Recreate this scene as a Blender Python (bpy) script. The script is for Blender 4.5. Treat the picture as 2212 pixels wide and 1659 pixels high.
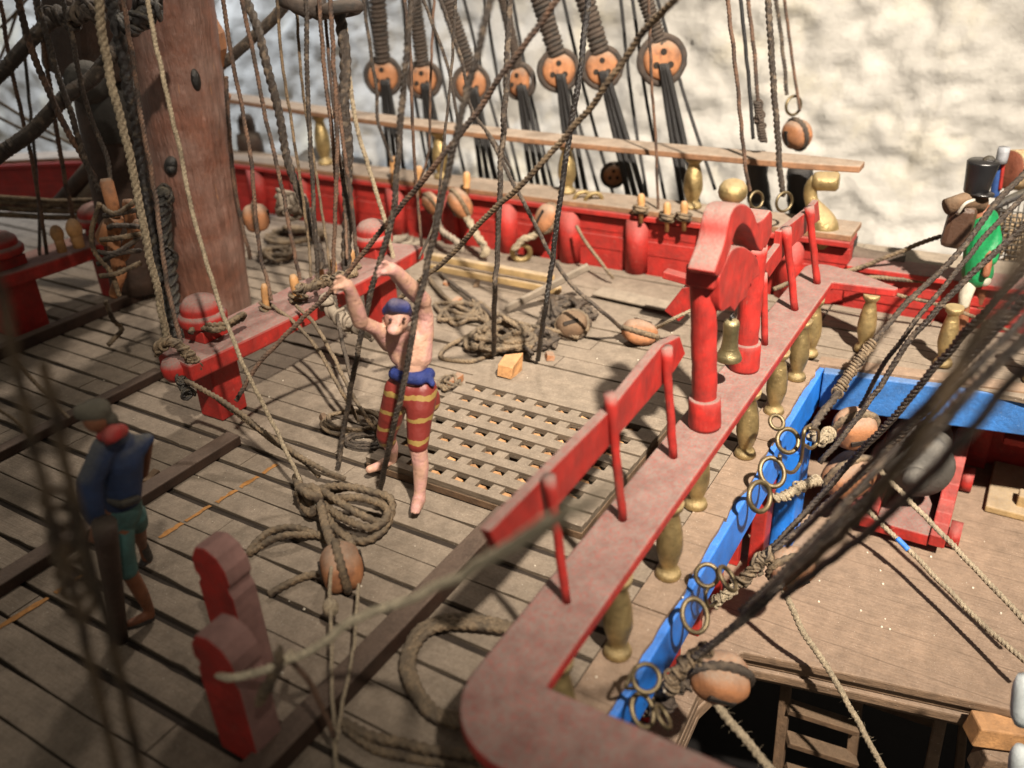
import bpy, math, random
import numpy as np
from mathutils import Vector, Matrix, noise

random.seed(7)
SC = bpy.context.scene
COL = SC.collection
for o in list(bpy.data.objects):
    bpy.data.objects.remove(o)

# ------------------------------------------------------------------ camera
# one unit is one decimetre of the ship model
SC.unit_settings.scale_length = 0.1
FPX = 1847.0
_p, _r, _y = math.radians(28.2), math.radians(-2.9), math.radians(-57.5)
CAMH = 1.5
_F = np.array([0, math.cos(_p), -math.sin(_p)])
_U0 = np.array([0, math.sin(_p), math.cos(_p)])
_R0 = np.array([1.0, 0, 0])
_X = math.cos(_r) * _R0 + math.sin(_r) * _U0
_Y = -math.sin(_r) * _R0 + math.cos(_r) * _U0
_C = np.array([0, 0, CAMH])
_dV = np.array([math.sin(_y), math.cos(_y), 0])      # along the planks, towards the bow
_dU = np.array([math.cos(_y), -math.sin(_y), 0])     # across the ship, to starboard
ROT = math.atan2(_dU[1], _dU[0])

cam = bpy.data.cameras.new('camera')
cam.sensor_width = 36
cam.lens = 36 * FPX / 2212
cam.clip_start = 0.02
cam.clip_end = 200
cam.dof.use_dof = True
cam.dof.focus_distance = 2.7
cam.dof.aperture_fstop = 1.3
camo = bpy.data.objects.new('camera', cam)
COL.objects.link(camo)
camo.matrix_world = Matrix(((_X[0], _Y[0], -_F[0], 0), (_X[1], _Y[1], -_F[1], 0),
                            (_X[2], _Y[2], -_F[2], CAMH), (0, 0, 0, 1)))
SC.camera = camo

# ------------------------------------------------------------------ world, lamps, exposure
W = bpy.data.worlds.new('World')
SC.world = W
W.use_nodes = True
W.node_tree.nodes['Background'].inputs[0].default_value = (1.0, 0.90, 0.76, 1)
W.node_tree.nodes['Background'].inputs[1].default_value = 0.165

def ship2w(q):
    return Vector(tuple(_dU * q[0] + _dV * q[1] + np.array([0, 0, q[2]])))

def lamp(kind, loc, target, power, color, **kw):
    l = bpy.data.lights.new('lamp', kind)
    l.energy = power
    l.color = color
    for k, v in kw.items():
        setattr(l, k, v)
    o = bpy.data.objects.new('lamp', l)
    COL.objects.link(o)
    a, b = ship2w(loc), ship2w(target)
    o.location = a
    o.rotation_euler = (b - a).to_track_quat('-Z', 'Y').to_euler()
    return o

lamp('SPOT', (-1.3, -2.8, 6.4), (3.85, 1.15, 0.0), 8900, (1.0, 0.88, 0.74), spot_size=math.radians(40), spot_blend=1.0, shadow_soft_size=0.12)
lamp('SPOT', (6.0, 3.0, 7.0), (2.7, 3.0, 0.6), 1500, (1.0, 0.88, 0.76), spot_size=math.radians(36), spot_blend=1.0, shadow_soft_size=0.25)
# gallery lamp that grazes the plaster wall
lamp('SPOT', (3.2, -2.0, 4.6), (5.3, 1.0, 0.7), 60, (1.0, 0.91, 0.79), spot_size=math.radians(80), spot_blend=0.9, shadow_soft_size=0.2)
lamp('SPOT', (2.5, 6.5, 4.2), (5.3, 7.0, 0.6), 1000, (0.80, 0.88, 1.0), spot_size=math.radians(110), spot_blend=0.8, shadow_soft_size=0.3)

SC.view_settings.view_transform = 'Standard'
SC.view_settings.look = 'None'
SC.view_settings.exposure = 0.4
SC.view_settings.gamma = 1.0
SC.render.engine = 'CYCLES'

# ------------------------------------------------------------------ measuring helpers (all return ship coordinates u, v, z)
def _ray(x, y):
    return _F + (x - 1106) / FPX * _X + (829.5 - y) / FPX * _Y
def _s(q):
    return np.array([q @ _dU, q @ _dV, q[2]])
def S(x, y, z=0.0):
    d = _ray(x, y); return _s(_C + d * ((z - CAMH) / d[2]))
def PD(x, y, Y):
    d = _ray(x, y); return _s(_C + d * (Y / d[1]))
def PV(x, y, v):
    d = _ray(x, y); return _s(_C + d * (v / (d @ _dV)))
def PU(x, y, u):
    d = _ray(x, y); return _s(_C + d * (u / (d @ _dU)))
def YOF(q):
    return q[0] * _dU[1] + q[1] * _dV[1]
def VT(base, x, y):
    return PD(x, y, YOF(base))
def depth(q):
    w = _dU * q[0] + _dV * q[1] + np.array([0, 0, q[2]])
    return float((w - _C) @ _F)
def pt(s):
    """(x, y, spec): spec a forward distance, or 'z0.3', 'u3.6', 'v0.5' for the plane the point lies on"""
    x, y, k = s
    if isinstance(k, str):
        f = {'z': S, 'u': PU, 'v': PV}[k[0]]
        return f(x, y, float(k[1:]))
    return PD(x, y, k)

# ------------------------------------------------------------------ mesh builder
class MB:
    def __init__(s):
        s.v = []; s.f = []; s.sm = []
    def add(s, vs, fs, smooth=False):
        n = len(s.v)
        s.v += [tuple(float(c) for c in p) for p in vs]
        s.f += [tuple(i + n for i in f) for f in fs]
        s.sm += [smooth] * len(fs)
        return s
    def box(s, c, size, rot=None, taper=1.0, jit=0.0):
        hx, hy, hz = size[0] / 2, size[1] / 2, size[2] / 2
        vs = []
        for z in (-1, 1):
            t = taper if z > 0 else 1
            for x, y in ((-1, -1), (1, -1), (1, 1), (-1, 1)):
                p = Vector((x * hx * t, y * hy * t, z * hz))
                if jit: p += Vector([random.uniform(-jit, jit) for _ in range(3)])
                if rot is not None: p = rot @ p
                vs.append((p.x + c[0], p.y + c[1], p.z + c[2]))
        return s.add(vs, [(3, 2, 1, 0), (4, 5, 6, 7), (0, 1, 5, 4), (1, 2, 6, 5), (2, 3, 7, 6), (3, 0, 4, 7)])
    def bar(s, a, b, w, h, up=(0, 0, 1), taper=1.0):
        a, b = Vector(a), Vector(b)
        d = (b - a); L = d.length; d.normalize()
        upv = Vector(up)
        x = d.cross(upv)
        if x.length < 1e-4: x = d.cross(Vector((1, 0, 0)))
        x.normalize(); y = x.cross(d).normalized()
        vs = []
        for t, q in ((0, a), (1, b)):
            k = taper if t else 1
            for i, j in ((-1, -1), (1, -1), (1, 1), (-1, 1)):
                p = q + x * (i * w / 2 * k) + y * (j * h / 2 * k)
                vs.append(tuple(p))
        return s.add(vs, [(3, 2, 1, 0), (4, 5, 6, 7), (0, 1, 5, 4), (1, 2, 6, 5), (2, 3, 7, 6), (3, 0, 4, 7)])
    def prism(s, poly, z0, z1, axis=2):
        """poly in the two other axes, extruded along axis"""
        n = len(poly); vs = []
        for z in (z0, z1):
            for a, b in poly:
                p = [0, 0, 0]
                o = [i for i in range(3) if i != axis]
                p[o[0]] = a; p[o[1]] = b; p[axis] = z
                vs.append(p)
        fs = [tuple(range(n - 1, -1, -1)), tuple(range(n, 2 * n))]
        for i in range(n):
            j = (i + 1) % n
            fs.append((i, j, n + j, n + i))
        return s.add(vs, fs)
    def lathe(s, prof, base=(0, 0, 0), axis=(0, 0, 1), n=20, squash=(1, 1), smooth=True):
        ax = Vector(axis).normalized()
        x = ax.cross(Vector((0.3, 0.9, 0.1))).normalized()
        if abs(ax.z) > 0.99: x = Vector((1, 0, 0))
        y = ax.cross(x)
        vs = []; fs = []
        b = Vector(base)
        for r, h in prof:
            for i in range(n):
                a = 2 * math.pi * i / n
                vs.append(tuple(b + ax * h + x * (r * math.cos(a) * squash[0]) + y * (r * math.sin(a) * squash[1])))
        m = len(prof)
        for k in range(m - 1):
            for i in range(n):
                j = (i + 1) % n
                fs.append((k * n + i, k * n + j, (k + 1) * n + j, (k + 1) * n + i))
        s.add(vs, fs, smooth)
        c = len(s.v) - m * n
        if prof[0][0] > 1e-6: s.f.append(tuple(c + i for i in range(n - 1, -1, -1))); s.sm.append(False)
        if prof[-1][0] > 1e-6: s.f.append(tuple(c + (m - 1) * n + i for i in range(n))); s.sm.append(False)
        return s
    def ell(s, c, r, n=14, m=9, rot=None):
        vs = []; fs = []
        for k in range(m + 1):
            t = math.pi * k / m
            for i in range(n):
                a = 2 * math.pi * i / n
                p = Vector((r[0] * math.sin(t) * math.cos(a), r[1] * math.sin(t) * math.sin(a), -r[2] * math.cos(t)))
                if rot is not None: p = rot @ p
                vs.append((p.x + c[0], p.y + c[1], p.z + c[2]))
        for k in range(m):
            for i in range(n):
                j = (i + 1) % n
                fs.append((k * n + i, k * n + j, (k + 1) * n + j, (k + 1) * n + i))
        return s.add(vs, fs, True)
    def tube(s, pts, rs, n=10, lobes=0, pitch=None, closed=False, jit=0.0, phase=0.0):
        P = [Vector(tuple(p)) for p in pts]
        m = len(P)
        if not hasattr(rs, '__len__'): rs = [rs] * m
        vs = []; fs = []
        up = None; arc = 0.0
        for k in range(m):
            a = P[k - 1] if (k > 0 or closed) else P[0]
            b = P[(k + 1) % m] if (k < m - 1 or closed) else P[m - 1]
            t = (b - a)
            if t.length < 1e-9: t = Vector((0, 0, 1))
            t.normalize()
            if up is None:
                up = t.orthogonal().normalized()
            else:
                up = (up - t * up.dot(t))
                if up.length < 1e-6: up = t.orthogonal()
                up.normalize()
            sd = t.cross(up)
            if k: arc += (P[k] - P[k - 1]).length
            r = rs[k]
            if jit: r *= 1 + random.uniform(-jit, jit)
            for i in range(n):
                th = 2 * math.pi * i / n
                rr = r
                if lobes:
                    rr = r * (0.62 + 0.44 * abs(math.cos(lobes / 2 * (th - 2 * math.pi * arc / pitch - phase))))
                vs.append(tuple(P[k] + up * (rr * math.cos(th)) + sd * (rr * math.sin(th))))
        for k in range(m if closed else m - 1):
            kk = (k + 1) % m
            for i in range(n):
                j = (i + 1) % n
                fs.append((k * n + i, k * n + j, kk * n + j, kk * n + i))
        if not closed:
            fs.append(tuple(range(n - 1, -1, -1))); fs.append(tuple((m - 1) * n + i for i in range(n)))
        return s.add(vs, fs, True)
    def serve(s, path, R_, seed=0, strand=0.30, pitch=0.62, knotty=0.0):
        """a core wrapped with many turns of thin line; knotty adds crossing turns"""
        rnd = random.Random(seed)
        P = [Vector(tuple(p)) for p in path]
        s.tube(P, [R_ * 0.78] * len(P), 10)
        L_ = [0.0]
        for i in range(1, len(P)): L_.append(L_[-1] + (P[i] - P[i - 1]).length)
        def at(d):
            d = max(0, min(L_[-1] - 1e-6, d))
            for i in range(1, len(P)):
                if L_[i] >= d:
                    t = (d - L_[i - 1]) / max(1e-9, L_[i] - L_[i - 1]); return P[i - 1].lerp(P[i], t), (P[i] - P[i - 1]).normalized()
            return P[-1], (P[-1] - P[-2]).normalized()
        turns = L_[-1] / (R_ * pitch); n = int(turns * 11); pts = []
        x = None
        for i in range(n):
            c, t = at(L_[-1] * i / n)
            x = t.orthogonal().normalized() if x is None else (x - t * x.dot(t)).normalized()
            y = t.cross(x); a = 2 * math.pi * i / 11
            r = R_ * (0.80 + 0.10 * noise.noise(Vector((seed, i * 0.08, 0))))
            sl = knotty * math.sin(a + seed) * R_ * 0.7
            pts.append(c + x * (r * math.cos(a)) + y * (r * math.sin(a)) + t * (sl + R_ * 0.10 * noise.noise(Vector((i * 0.05, seed, 3)))))
        if len(pts) > 3: s.tube(pts, R_ * strand, 7, jit=0.1)
        if knotty > 0.3:
            for k in range(int(5 + L_[-1] / R_ * 1.2)):
                c, t = at(L_[-1] * rnd.random()); nrm = Vector([rnd.gauss(0, 1) for _ in range(3)]).normalized()
                a = nrm.orthogonal().normalized(); b = nrm.cross(a); rr = R_ * rnd.uniform(0.6, 1.15); q = []
                c = c + Vector([rnd.uniform(-1, 1) for _ in range(3)]) * R_ * 0.35
                for i in range(rnd.randint(9, 16)):
                    th = i * 0.5; q.append(c + a * rr * math.cos(th) + b * rr * 0.8 * math.sin(th) + nrm * R_ * 0.05 * i * (1 if k % 2 else -1))
                s.tube(catmull(q, R_ * 0.25), R_ * 0.27, 8, lobes=3, pitch=R_ * 1.3)
        return s
    def torus(s, c, R, r, nrm=(0, 0, 1), n=30, m=9, ex=1.0, xdir=None):
        nz = Vector(nrm).normalized()
        x = Vector(xdir) if xdir is not None else nz.orthogonal()
        x = (x - nz * x.dot(nz)).normalized(); y = nz.cross(x)
        pts = [Vector(tuple(c)) + x * (R * ex * math.cos(2 * math.pi * i / n)) + y * (R * math.sin(2 * math.pi * i / n)) for i in range(n)]
        return s.tube(pts, r, m, closed=True)

def catmull(P, step):
    P = [np.array(p, float) for p in P]
    if len(P) == 2:
        P = [P[0], (P[0] * 2 + P[1]) / 3, (P[0] + P[1] * 2) / 3, P[1]]
    Q = [2 * P[0] - P[1]] + P + [2 * P[-1] - P[-2]]
    out = []
    for i in range(1, len(Q) - 2):
        a, b, c, d = Q[i - 1], Q[i], Q[i + 1], Q[i + 2]
        n = max(1, int(np.linalg.norm(c - b) / step))
        for k in range(n):
            t = k / n
            out.append(0.5 * ((2 * b) + (c - a) * t + (2 * a - 5 * b + 4 * c - d) * t * t + (3 * b - a - 3 * c + d) * t ** 3))
    out.append(P[-1])
    return out

def link(name, mb, mat, parent=None, origin=None, bevel=0.0, mods=None, kind=None, label=None):
    o_ = (0, 0, 0) if origin is None else tuple(float(c) for c in origin)
    if parent is not None: o_ = tuple(parent['_o'])
    if parent is not None and parent.type == 'MESH': o_ = tuple(parent['_o'])
    me = bpy.data.meshes.new(name)
    me.from_pydata([(a - o_[0], b - o_[1], c - o_[2]) for a, b, c in mb.v], [], mb.f)
    me.polygons.foreach_set('use_smooth', mb.sm)
    me.update()
    for m in (mat if isinstance(mat, (list, tuple)) else [mat]):
        me.materials.append(m)
    o = bpy.data.objects.new(name, me)
    COL.objects.link(o)
    o['_o'] = o_
    if parent is not None:
        o.parent = parent
    else:
        o.location = ship2w(o_)
        o.rotation_euler = (0, 0, ROT)
    if bevel:
        b = o.modifiers.new('edge', 'BEVEL'); b.width = bevel; b.segments = 2; b.limit_method = 'ANGLE'; b.angle_limit = math.radians(40)
        b.harden_normals = False
    if kind: o['kind'] = kind
    if label: o['label'] = label
    return o

def tag(o, label, cat, group=None):
    o['label'] = label; o['category'] = cat
    if group: o['group'] = group
    return o

def thing(name, label, cat, org, group=None):
    o = bpy.data.objects.new(name, None)
    COL.objects.link(o)
    o.empty_display_size = 0.05
    o['_o'] = tuple(float(c) for c in org)
    o.location = ship2w(o['_o']); o.rotation_euler = (0, 0, ROT)
    return tag(o, label, cat, group)

def copy_thing(o, org, label, rz=0.0, scale=1.0):
    def rec(a, par):
        c = a.copy(); COL.objects.link(c)
        if par is not None: c.parent = par
        for ch in [x for x in bpy.data.objects if x.parent == a]:
            rec(ch, c)
        return c
    c = rec(o, None)
    c.location = ship2w(org); c.rotation_euler = (0, 0, ROT + rz); c.scale = (scale,) * 3
    c['label'] = label
    return c

# ------------------------------------------------------------------ materials
def mat(name, col, rough=0.75, metal=0.0, dust=0.0, dustcol=(0.36, 0.28, 0.22), var=0.25, vscale=14, bump=0.3, bscale=90,
        chips=None, chipamt=0.0, grain=None, grainamt=0.5, spec=0.35, speck=None, col2=None, c2scale=6, c2at=(0.5, 0.62), grime=0.5, fleck=False, lines=None, wear=None, bdist=0.009, streak=None, bvec=None):
    m = bpy.data.materials.new(name); m.use_nodes = True
    nt = m.node_tree; N = nt.nodes; L = nt.links
    b = N['Principled BSDF']
    b.inputs['Roughness'].default_value = rough; b.inputs['Metallic'].default_value = metal
    b.inputs['Specular IOR Level'].default_value = spec
    tc = N.new('ShaderNodeTexCoord'); co = tc.outputs['Object']
    info = N.new('ShaderNodeObjectInfo')
    off = N.new('ShaderNodeVectorMath'); off.operation = 'MULTIPLY_ADD'
    cmb = N.new('ShaderNodeCombineXYZ')
    for i in range(3): L.new(info.outputs['Random'], cmb.inputs[i])
    L.new(cmb.outputs[0], off.inputs[0]); off.inputs[1].default_value = (17, 23, 31); L.new(co, off.inputs[2])
    co = off.outputs[0]
    def noise_(scale, detail=4, vec=None, rough_=0.6):
        n = N.new('ShaderNodeTexNoise'); n.inputs['Scale'].default_value = scale; n.inputs['Detail'].default_value = detail
        n.inputs['Roughness'].default_value = rough_
        L.new(vec if vec is not None else co, n.inputs['Vector']); return n.outputs['Fac']
    def ramp(fac, a, b_, inv=False):
        r = N.new('ShaderNodeMapRange'); r.inputs[1].default_value = a; r.inputs[2].default_value = b_
        if inv: r.inputs[3].default_value = 1; r.inputs[4].default_value = 0
        L.new(fac, r.inputs[0]); return r.outputs[0]
    def mix(fac, a, b_, mode='MIX'):
        x = N.new('ShaderNodeMix'); x.data_type = 'RGBA'; x.blend_type = mode
        if isinstance(fac, float): x.inputs[0].default_value = fac
        else: L.new(fac, x.inputs[0])
        for s_, k in ((a, 6), (b_, 7)):
            if isinstance(s_, tuple): x.inputs[k].default_value = (*s_, 1)
            else: L.new(s_, x.inputs[k])
        return x.outputs[2]
    def mul(a, b_):
        x = N.new('ShaderNodeMath'); x.operation = 'MULTIPLY'
        for i, q in enumerate((a, b_)):
            if isinstance(q, (int, float)): x.inputs[i].default_value = q
            else: L.new(q, x.inputs[i])
        return x.outputs[0]
    lo = tuple(c * (1 - var) for c in col); hi = tuple(min(1, c * (1 + var)) for c in col)
    c = mix(ramp(noise_(vscale), 0.3, 0.7), lo, hi)
    if col2 is not None:
        c = mix(ramp(noise_(c2scale, 5), *c2at), c, col2)
    if grain is not None:
        sv = N.new('ShaderNodeVectorMath'); sv.operation = 'MULTIPLY'; sv.inputs[1].default_value = grain
        L.new(co, sv.inputs[0])
        g = noise_(1.0, 6, sv.outputs[0], 0.7)
        c = mix(mul(ramp(g, 0.35, 0.7), grainamt), c, tuple(q * 0.35 for q in col))
    if chips is not None:
        k = ramp(noise_(38, 8, None, 0.75), 0.62 - chipamt, 0.64 - chipamt)
        c = mix(k, c, chips)
    if streak is not None:
        sv2 = N.new('ShaderNodeVectorMath'); sv2.operation = 'MULTIPLY'; sv2.inputs[1].default_value = streak[0]
        L.new(co, sv2.inputs[0])
        c = mix(mul(ramp(noise_(1.0, 3, sv2.outputs[0], 0.6), streak[2], streak[2] + 0.05), 0.85), c, streak[1])
    if wear is not None:
        c = mix(mul(ramp(noise_(46, 9, None, 0.8), 0.60, 0.66), 0.75), c, wear)
    if dust > 0:
        ge = N.new('ShaderNodeNewGeometry'); sx = N.new('ShaderNodeSeparateXYZ'); L.new(ge.outputs['Normal'], sx.inputs[0])
        up = ramp(sx.outputs[2], 0.2, 0.75)
        dn = ramp(noise_(9, 6, None, 0.7), 0.05, 0.36)
        fine = ramp(noise_(160, 3), 0.3, 0.6)
        k = mul(mul(up, dn), dust)
        k2 = N.new('ShaderNodeMath'); k2.operation = 'MULTIPLY_ADD'; L.new(fine, k2.inputs[0]); k2.inputs[1].default_value = 0.5; k2.inputs[2].default_value = 0.55
        k = mul(k, k2.outputs[0])
        side = mul(ramp(noise_(22, 6, None, 0.75), 0.55, 0.85), 0.16 * dust)
        mx = N.new('ShaderNodeMath'); mx.operation = 'MAXIMUM'; L.new(k, mx.inputs[0]); L.new(side, mx.inputs[1])
        c = mix(mx.outputs[0], c, dustcol)
        rr = N.new('ShaderNodeMapRange'); rr.inputs[3].default_value = rough; rr.inputs[4].default_value = 0.97
        L.new(mx.outputs[0], rr.inputs[0]); L.new(rr.outputs[0], b.inputs['Roughness'])
        if metal:
            mm = N.new('ShaderNodeMapRange'); mm.inputs[3].default_value = metal; mm.inputs[4].default_value = 0
            L.new(mx.outputs[0], mm.inputs[0]); L.new(mm.outputs[0], b.inputs['Metallic'])
    if speck is not None:
        c = mix(ramp(noise_(210, 2), 0.70, 0.74), c, speck)
    if lines is not None:
        sp = N.new('ShaderNodeSeparateXYZ'); L.new(tc.outputs['Object'], sp.inputs[0])
        wob = N.new('ShaderNodeMath'); wob.operation = 'MULTIPLY_ADD'; L.new(noise_(3.0, 3), wob.inputs[0]); wob.inputs[1].default_value = 0.02; L.new(sp.outputs[0], wob.inputs[2])
        pg = N.new('ShaderNodeMath'); pg.operation = 'PINGPONG'; L.new(wob.outputs[0], pg.inputs[0]); pg.inputs[1].default_value = lines[0] / 2
        ln = ramp(pg.outputs[0], lines[1], lines[1] * 2.2, True)
        c = mix(mul(ln, 0.3), c, tuple(q * 0.18 for q in col))
    if grime:
        gm = ramp(noise_(17, 10, None, 0.78), 0.36, 0.66)
        c = mix(mul(gm, grime), c, tuple(q * 0.30 for q in (col if not dust else tuple(0.5 * (x + y) for x, y in zip(col, dustcol)))))
        fg = ramp(noise_(120, 4, None, 0.8), 0.25, 0.75)
        c = mix(mul(fg, grime * 0.55), c, tuple(min(1.0, q * 1.5) for q in (col if not dust else dustcol)), 'MIX' if not dust else 'MIX') if fleck else c
    L.new(c, b.inputs['Base Color'])
    if bump:
        bp = N.new('ShaderNodeBump'); bp.inputs['Strength'].default_value = bump; bp.inputs['Distance'].default_value = bdist
        if bvec is None: n1 = noise_(bscale, 8, None, 0.7)
        else:
            sv3 = N.new('ShaderNodeVectorMath'); sv3.operation = 'MULTIPLY'; sv3.inputs[1].default_value = bvec
            L.new(co, sv3.inputs[0]); n1 = noise_(1.0, 8, sv3.outputs[0], 0.65)
        L.new(n1, bp.inputs['Height']); L.new(bp.outputs[0], b.inputs['Normal'])
    return m

DUST = (0.34, 0.27, 0.235)
M = dict(
    deck=mat('weathered_deck_wood', (0.17, 0.128, 0.088), 0.85, bvec=(110, 9, 110), dust=0.78, dustcol=(0.285, 0.235, 0.183), var=0.35, vscale=5, grain=(60, 4, 60), grainamt=0.7, bump=0.6, speck=(0.62, 0.58, 0.5), col2=(0.11, 0.078, 0.05), c2scale=5, c2at=(0.5, 0.68)),
    seam=mat('dark_seam', (0.02, 0.014, 0.01), 0.9, dust=0.25, dustcol=(0.08, 0.06, 0.045)),
    maindeck=mat('main_deck_wood', (0.22, 0.14, 0.085), 0.85, lines=(0.15, 0.0016), bvec=(90, 9, 90), dust=0.7, dustcol=(0.30, 0.225, 0.17), var=0.35, vscale=4, grain=(50, 5, 50), grainamt=0.35, bump=0.6, speck=(0.75, 0.66, 0.55)),
    red=mat('red_paint', (0.38, 0.021, 0.016), 0.5, bvec=(60, 60, 14), dust=1.0, dustcol=(0.225, 0.172, 0.15), wear=(0.34, 0.09, 0.065), var=0.35, vscale=18, chips=(0.3, 0.02, 0.015), chipamt=-0.03, bump=0.35, bscale=70, grain=(40, 40, 5), grainamt=0.25, streak=((90, 90, 9), (0.14, 0.012, 0.012), 0.66)),
    redflat=mat('red_paint_clean', (0.38, 0.021, 0.016), 0.5, dust=0.45, dustcol=(0.3, 0.16, 0.14), wear=(0.40, 0.15, 0.11), var=0.3, vscale=12, bump=0.45, bscale=60, grain=(9, 9, 30), grainamt=0.35),
    blue=mat('blue_paint', (0.012, 0.17, 0.66), 0.42, grime=0.3, dust=0.2, dustcol=(0.25, 0.3, 0.4), var=0.25, vscale=10, bump=0.4, speck=(0.35, 0.5, 0.7), grain=(10, 10, 40), grainamt=0.2),
    bluedark=mat('faded_blue_paint', (0.03, 0.15, 0.44), 0.6, dust=0.5, dustcol=(0.2, 0.26, 0.36), var=0.3, vscale=12, bump=0.5, speck=(0.3, 0.4, 0.5), grain=(4, 60, 40), grainamt=0.35),
    brass=mat('gilt_brass', (0.42, 0.31, 0.14), 0.36, metal=0.75, dust=0.85, dustcol=(0.25, 0.19, 0.1), var=0.35, vscale=20, bump=0.5, bscale=60, chips=(0.22, 0.14, 0.05), chipamt=0.0, spec=0.6),
    wire=mat('brass_wire', (0.20, 0.155, 0.085), 0.36, metal=0.9, dust=0.3, dustcol=(0.2, 0.16, 0.1), var=0.4, vscale=40, bump=0.2, spec=0.6),
    rope=mat('tan_rope', (0.21, 0.145, 0.085), 0.9, var=0.75, vscale=150, bump=0.9, bscale=260, dust=0.4, dustcol=(0.34, 0.28, 0.2), col2=(0.06, 0.04, 0.027), c2scale=20, c2at=(0.46, 0.6)),
    pale=mat('pale_rope', (0.42, 0.34, 0.23), 0.9, var=0.6, vscale=150, bump=0.9, bscale=260, dust=0.4, dustcol=(0.40, 0.34, 0.25), col2=(0.16, 0.12, 0.08), c2scale=20, c2at=(0.55, 0.75)),
    dark=mat('dark_rope', (0.035, 0.024, 0.017), 0.42, var=0.7, vscale=150, bump=0.8, bscale=240, dust=0.35, dustcol=(0.15, 0.115, 0.08), col2=(0.19, 0.14, 0.095), c2scale=34, c2at=(0.52, 0.64), spec=0.6),
    brown=mat('brown_rope', (0.15, 0.08, 0.048), 0.6, var=0.75, vscale=150, bump=0.7, bscale=260, dust=0.4, dustcol=(0.27, 0.2, 0.14), col2=(0.03, 0.02, 0.016), c2scale=14, c2at=(0.45, 0.6), spec=0.5),
    black=mat('black_rope', (0.008, 0.008, 0.009), 0.5, var=0.4, bump=0.6, bscale=200, dust=0.3, dustcol=(0.1, 0.085, 0.07), spec=0.5),
    served=mat('served_shroud', (0.05, 0.034, 0.025), 0.6, var=0.5, vscale=30, bump=0.8, bscale=200, dust=0.4, dustcol=(0.15, 0.115, 0.085), col2=(0.02, 0.018, 0.016), c2scale=12, c2at=(0.5, 0.62), spec=0.5),
    wood=mat('pear_wood', (0.40, 0.17, 0.072), 0.7, col2=(0.2, 0.085, 0.045), c2scale=18, c2at=(0.52, 0.68), dust=0.85, dustcol=(0.29, 0.225, 0.17), var=0.25, vscale=10, grain=(50, 50, 8), grainamt=0.3, bump=0.4),
    pin=mat('boxwood_pin', (0.50, 0.26, 0.10), 0.5, dust=0.5, dustcol=(0.38, 0.29, 0.2), var=0.25, grain=(60, 60, 10), grainamt=0.3, bump=0.3),
    mast=mat('mast_wood', (0.24, 0.10, 0.065), 0.36, dust=0.6, dustcol=(0.3, 0.2, 0.16), var=0.35, vscale=12, grain=(34, 34, 1.6), grainamt=0.65, streak=((70, 70, 6), (0.5, 0.24, 0.10), 0.69), bump=1.0, bvec=(46, 46, 7), bscale=55, col2=(0.33, 0.20, 0.16), c2scale=5, c2at=(0.42, 0.62), speck=(0.55, 0.27, 0.11), spec=0.7, bdist=0.02),
    mastdark=mat('dark_spar_wood', (0.055, 0.03, 0.02), 0.6, dust=0.6, dustcol=(0.15, 0.12, 0.09), var=0.4, bump=0.8, bscale=40, spec=0.5),
    tar=mat('tarred_hemp', (0.012, 0.01, 0.011), 0.35, dust=0.4, dustcol=(0.11, 0.095, 0.06), var=0.5, bump=1.0, bscale=60, spec=0.7, col2=(0.07, 0.055, 0.035), c2scale=30, c2at=(0.55, 0.65)),
    iron=mat('blackened_iron', (0.03, 0.03, 0.03), 0.3, metal=0.6, dust=0.4, dustcol=(0.15, 0.13, 0.11), bump=0.8, bscale=40, spec=0.6),
    railwood=mat('bare_rail_wood', (0.26, 0.13, 0.065), 0.7, dust=0.95, dustcol=(0.32, 0.27, 0.215), var=0.3, grain=(60, 4, 60), grainamt=0.35, bump=0.4),
    greywood=mat('grey_wood', (0.2, 0.16, 0.12), 0.8, dust=0.8, dustcol=(0.32, 0.27, 0.21), grain=(40, 5, 40), grainamt=0.4),
    beam=mat('dark_batten', (0.035, 0.018, 0.012), 0.5, dust=0.62, dustcol=(0.17, 0.125, 0.095), var=0.4, bump=0.5),
    spar=mat('yellow_spar', (0.40, 0.27, 0.12), 0.6, dust=0.7, dustcol=(0.36, 0.3, 0.23), grain=(60, 4, 60), grainamt=0.3),
    raw=mat('raw_wood', (0.52, 0.27, 0.11), 0.7, var=0.35, vscale=12, bump=0.6, dust=0.15),
    cord=mat('pale_cord', (0.70, 0.61, 0.44), 0.9, var=0.35, vscale=90, bump=0.6, bscale=200),
    pink=mat('dusty_pink_paint', (0.28, 0.155, 0.135), 0.8, var=0.15, vscale=8, chips=(0.45, 0.05, 0.04), chipamt=-0.05, bump=0.4),
    bell=mat('bell_metal', (0.40, 0.33, 0.17), 0.32, metal=0.9, dust=0.35, dustcol=(0.24, 0.21, 0.15), var=0.3, vscale=12, bump=0.3, spec=0.7),
    hold_shade=mat('painted_hold_shade', (0.004, 0.003, 0.003), 0.95, bump=0),
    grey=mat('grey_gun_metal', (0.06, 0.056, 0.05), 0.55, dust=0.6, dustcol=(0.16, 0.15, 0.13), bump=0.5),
    bark=mat('old_wood', (0.13, 0.075, 0.04), 0.8, dust=0.5, dustcol=(0.25, 0.18, 0.12), grain=(20, 20, 5), grainamt=0.5, bump=0.9, bscale=40, var=0.4),
)
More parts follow.
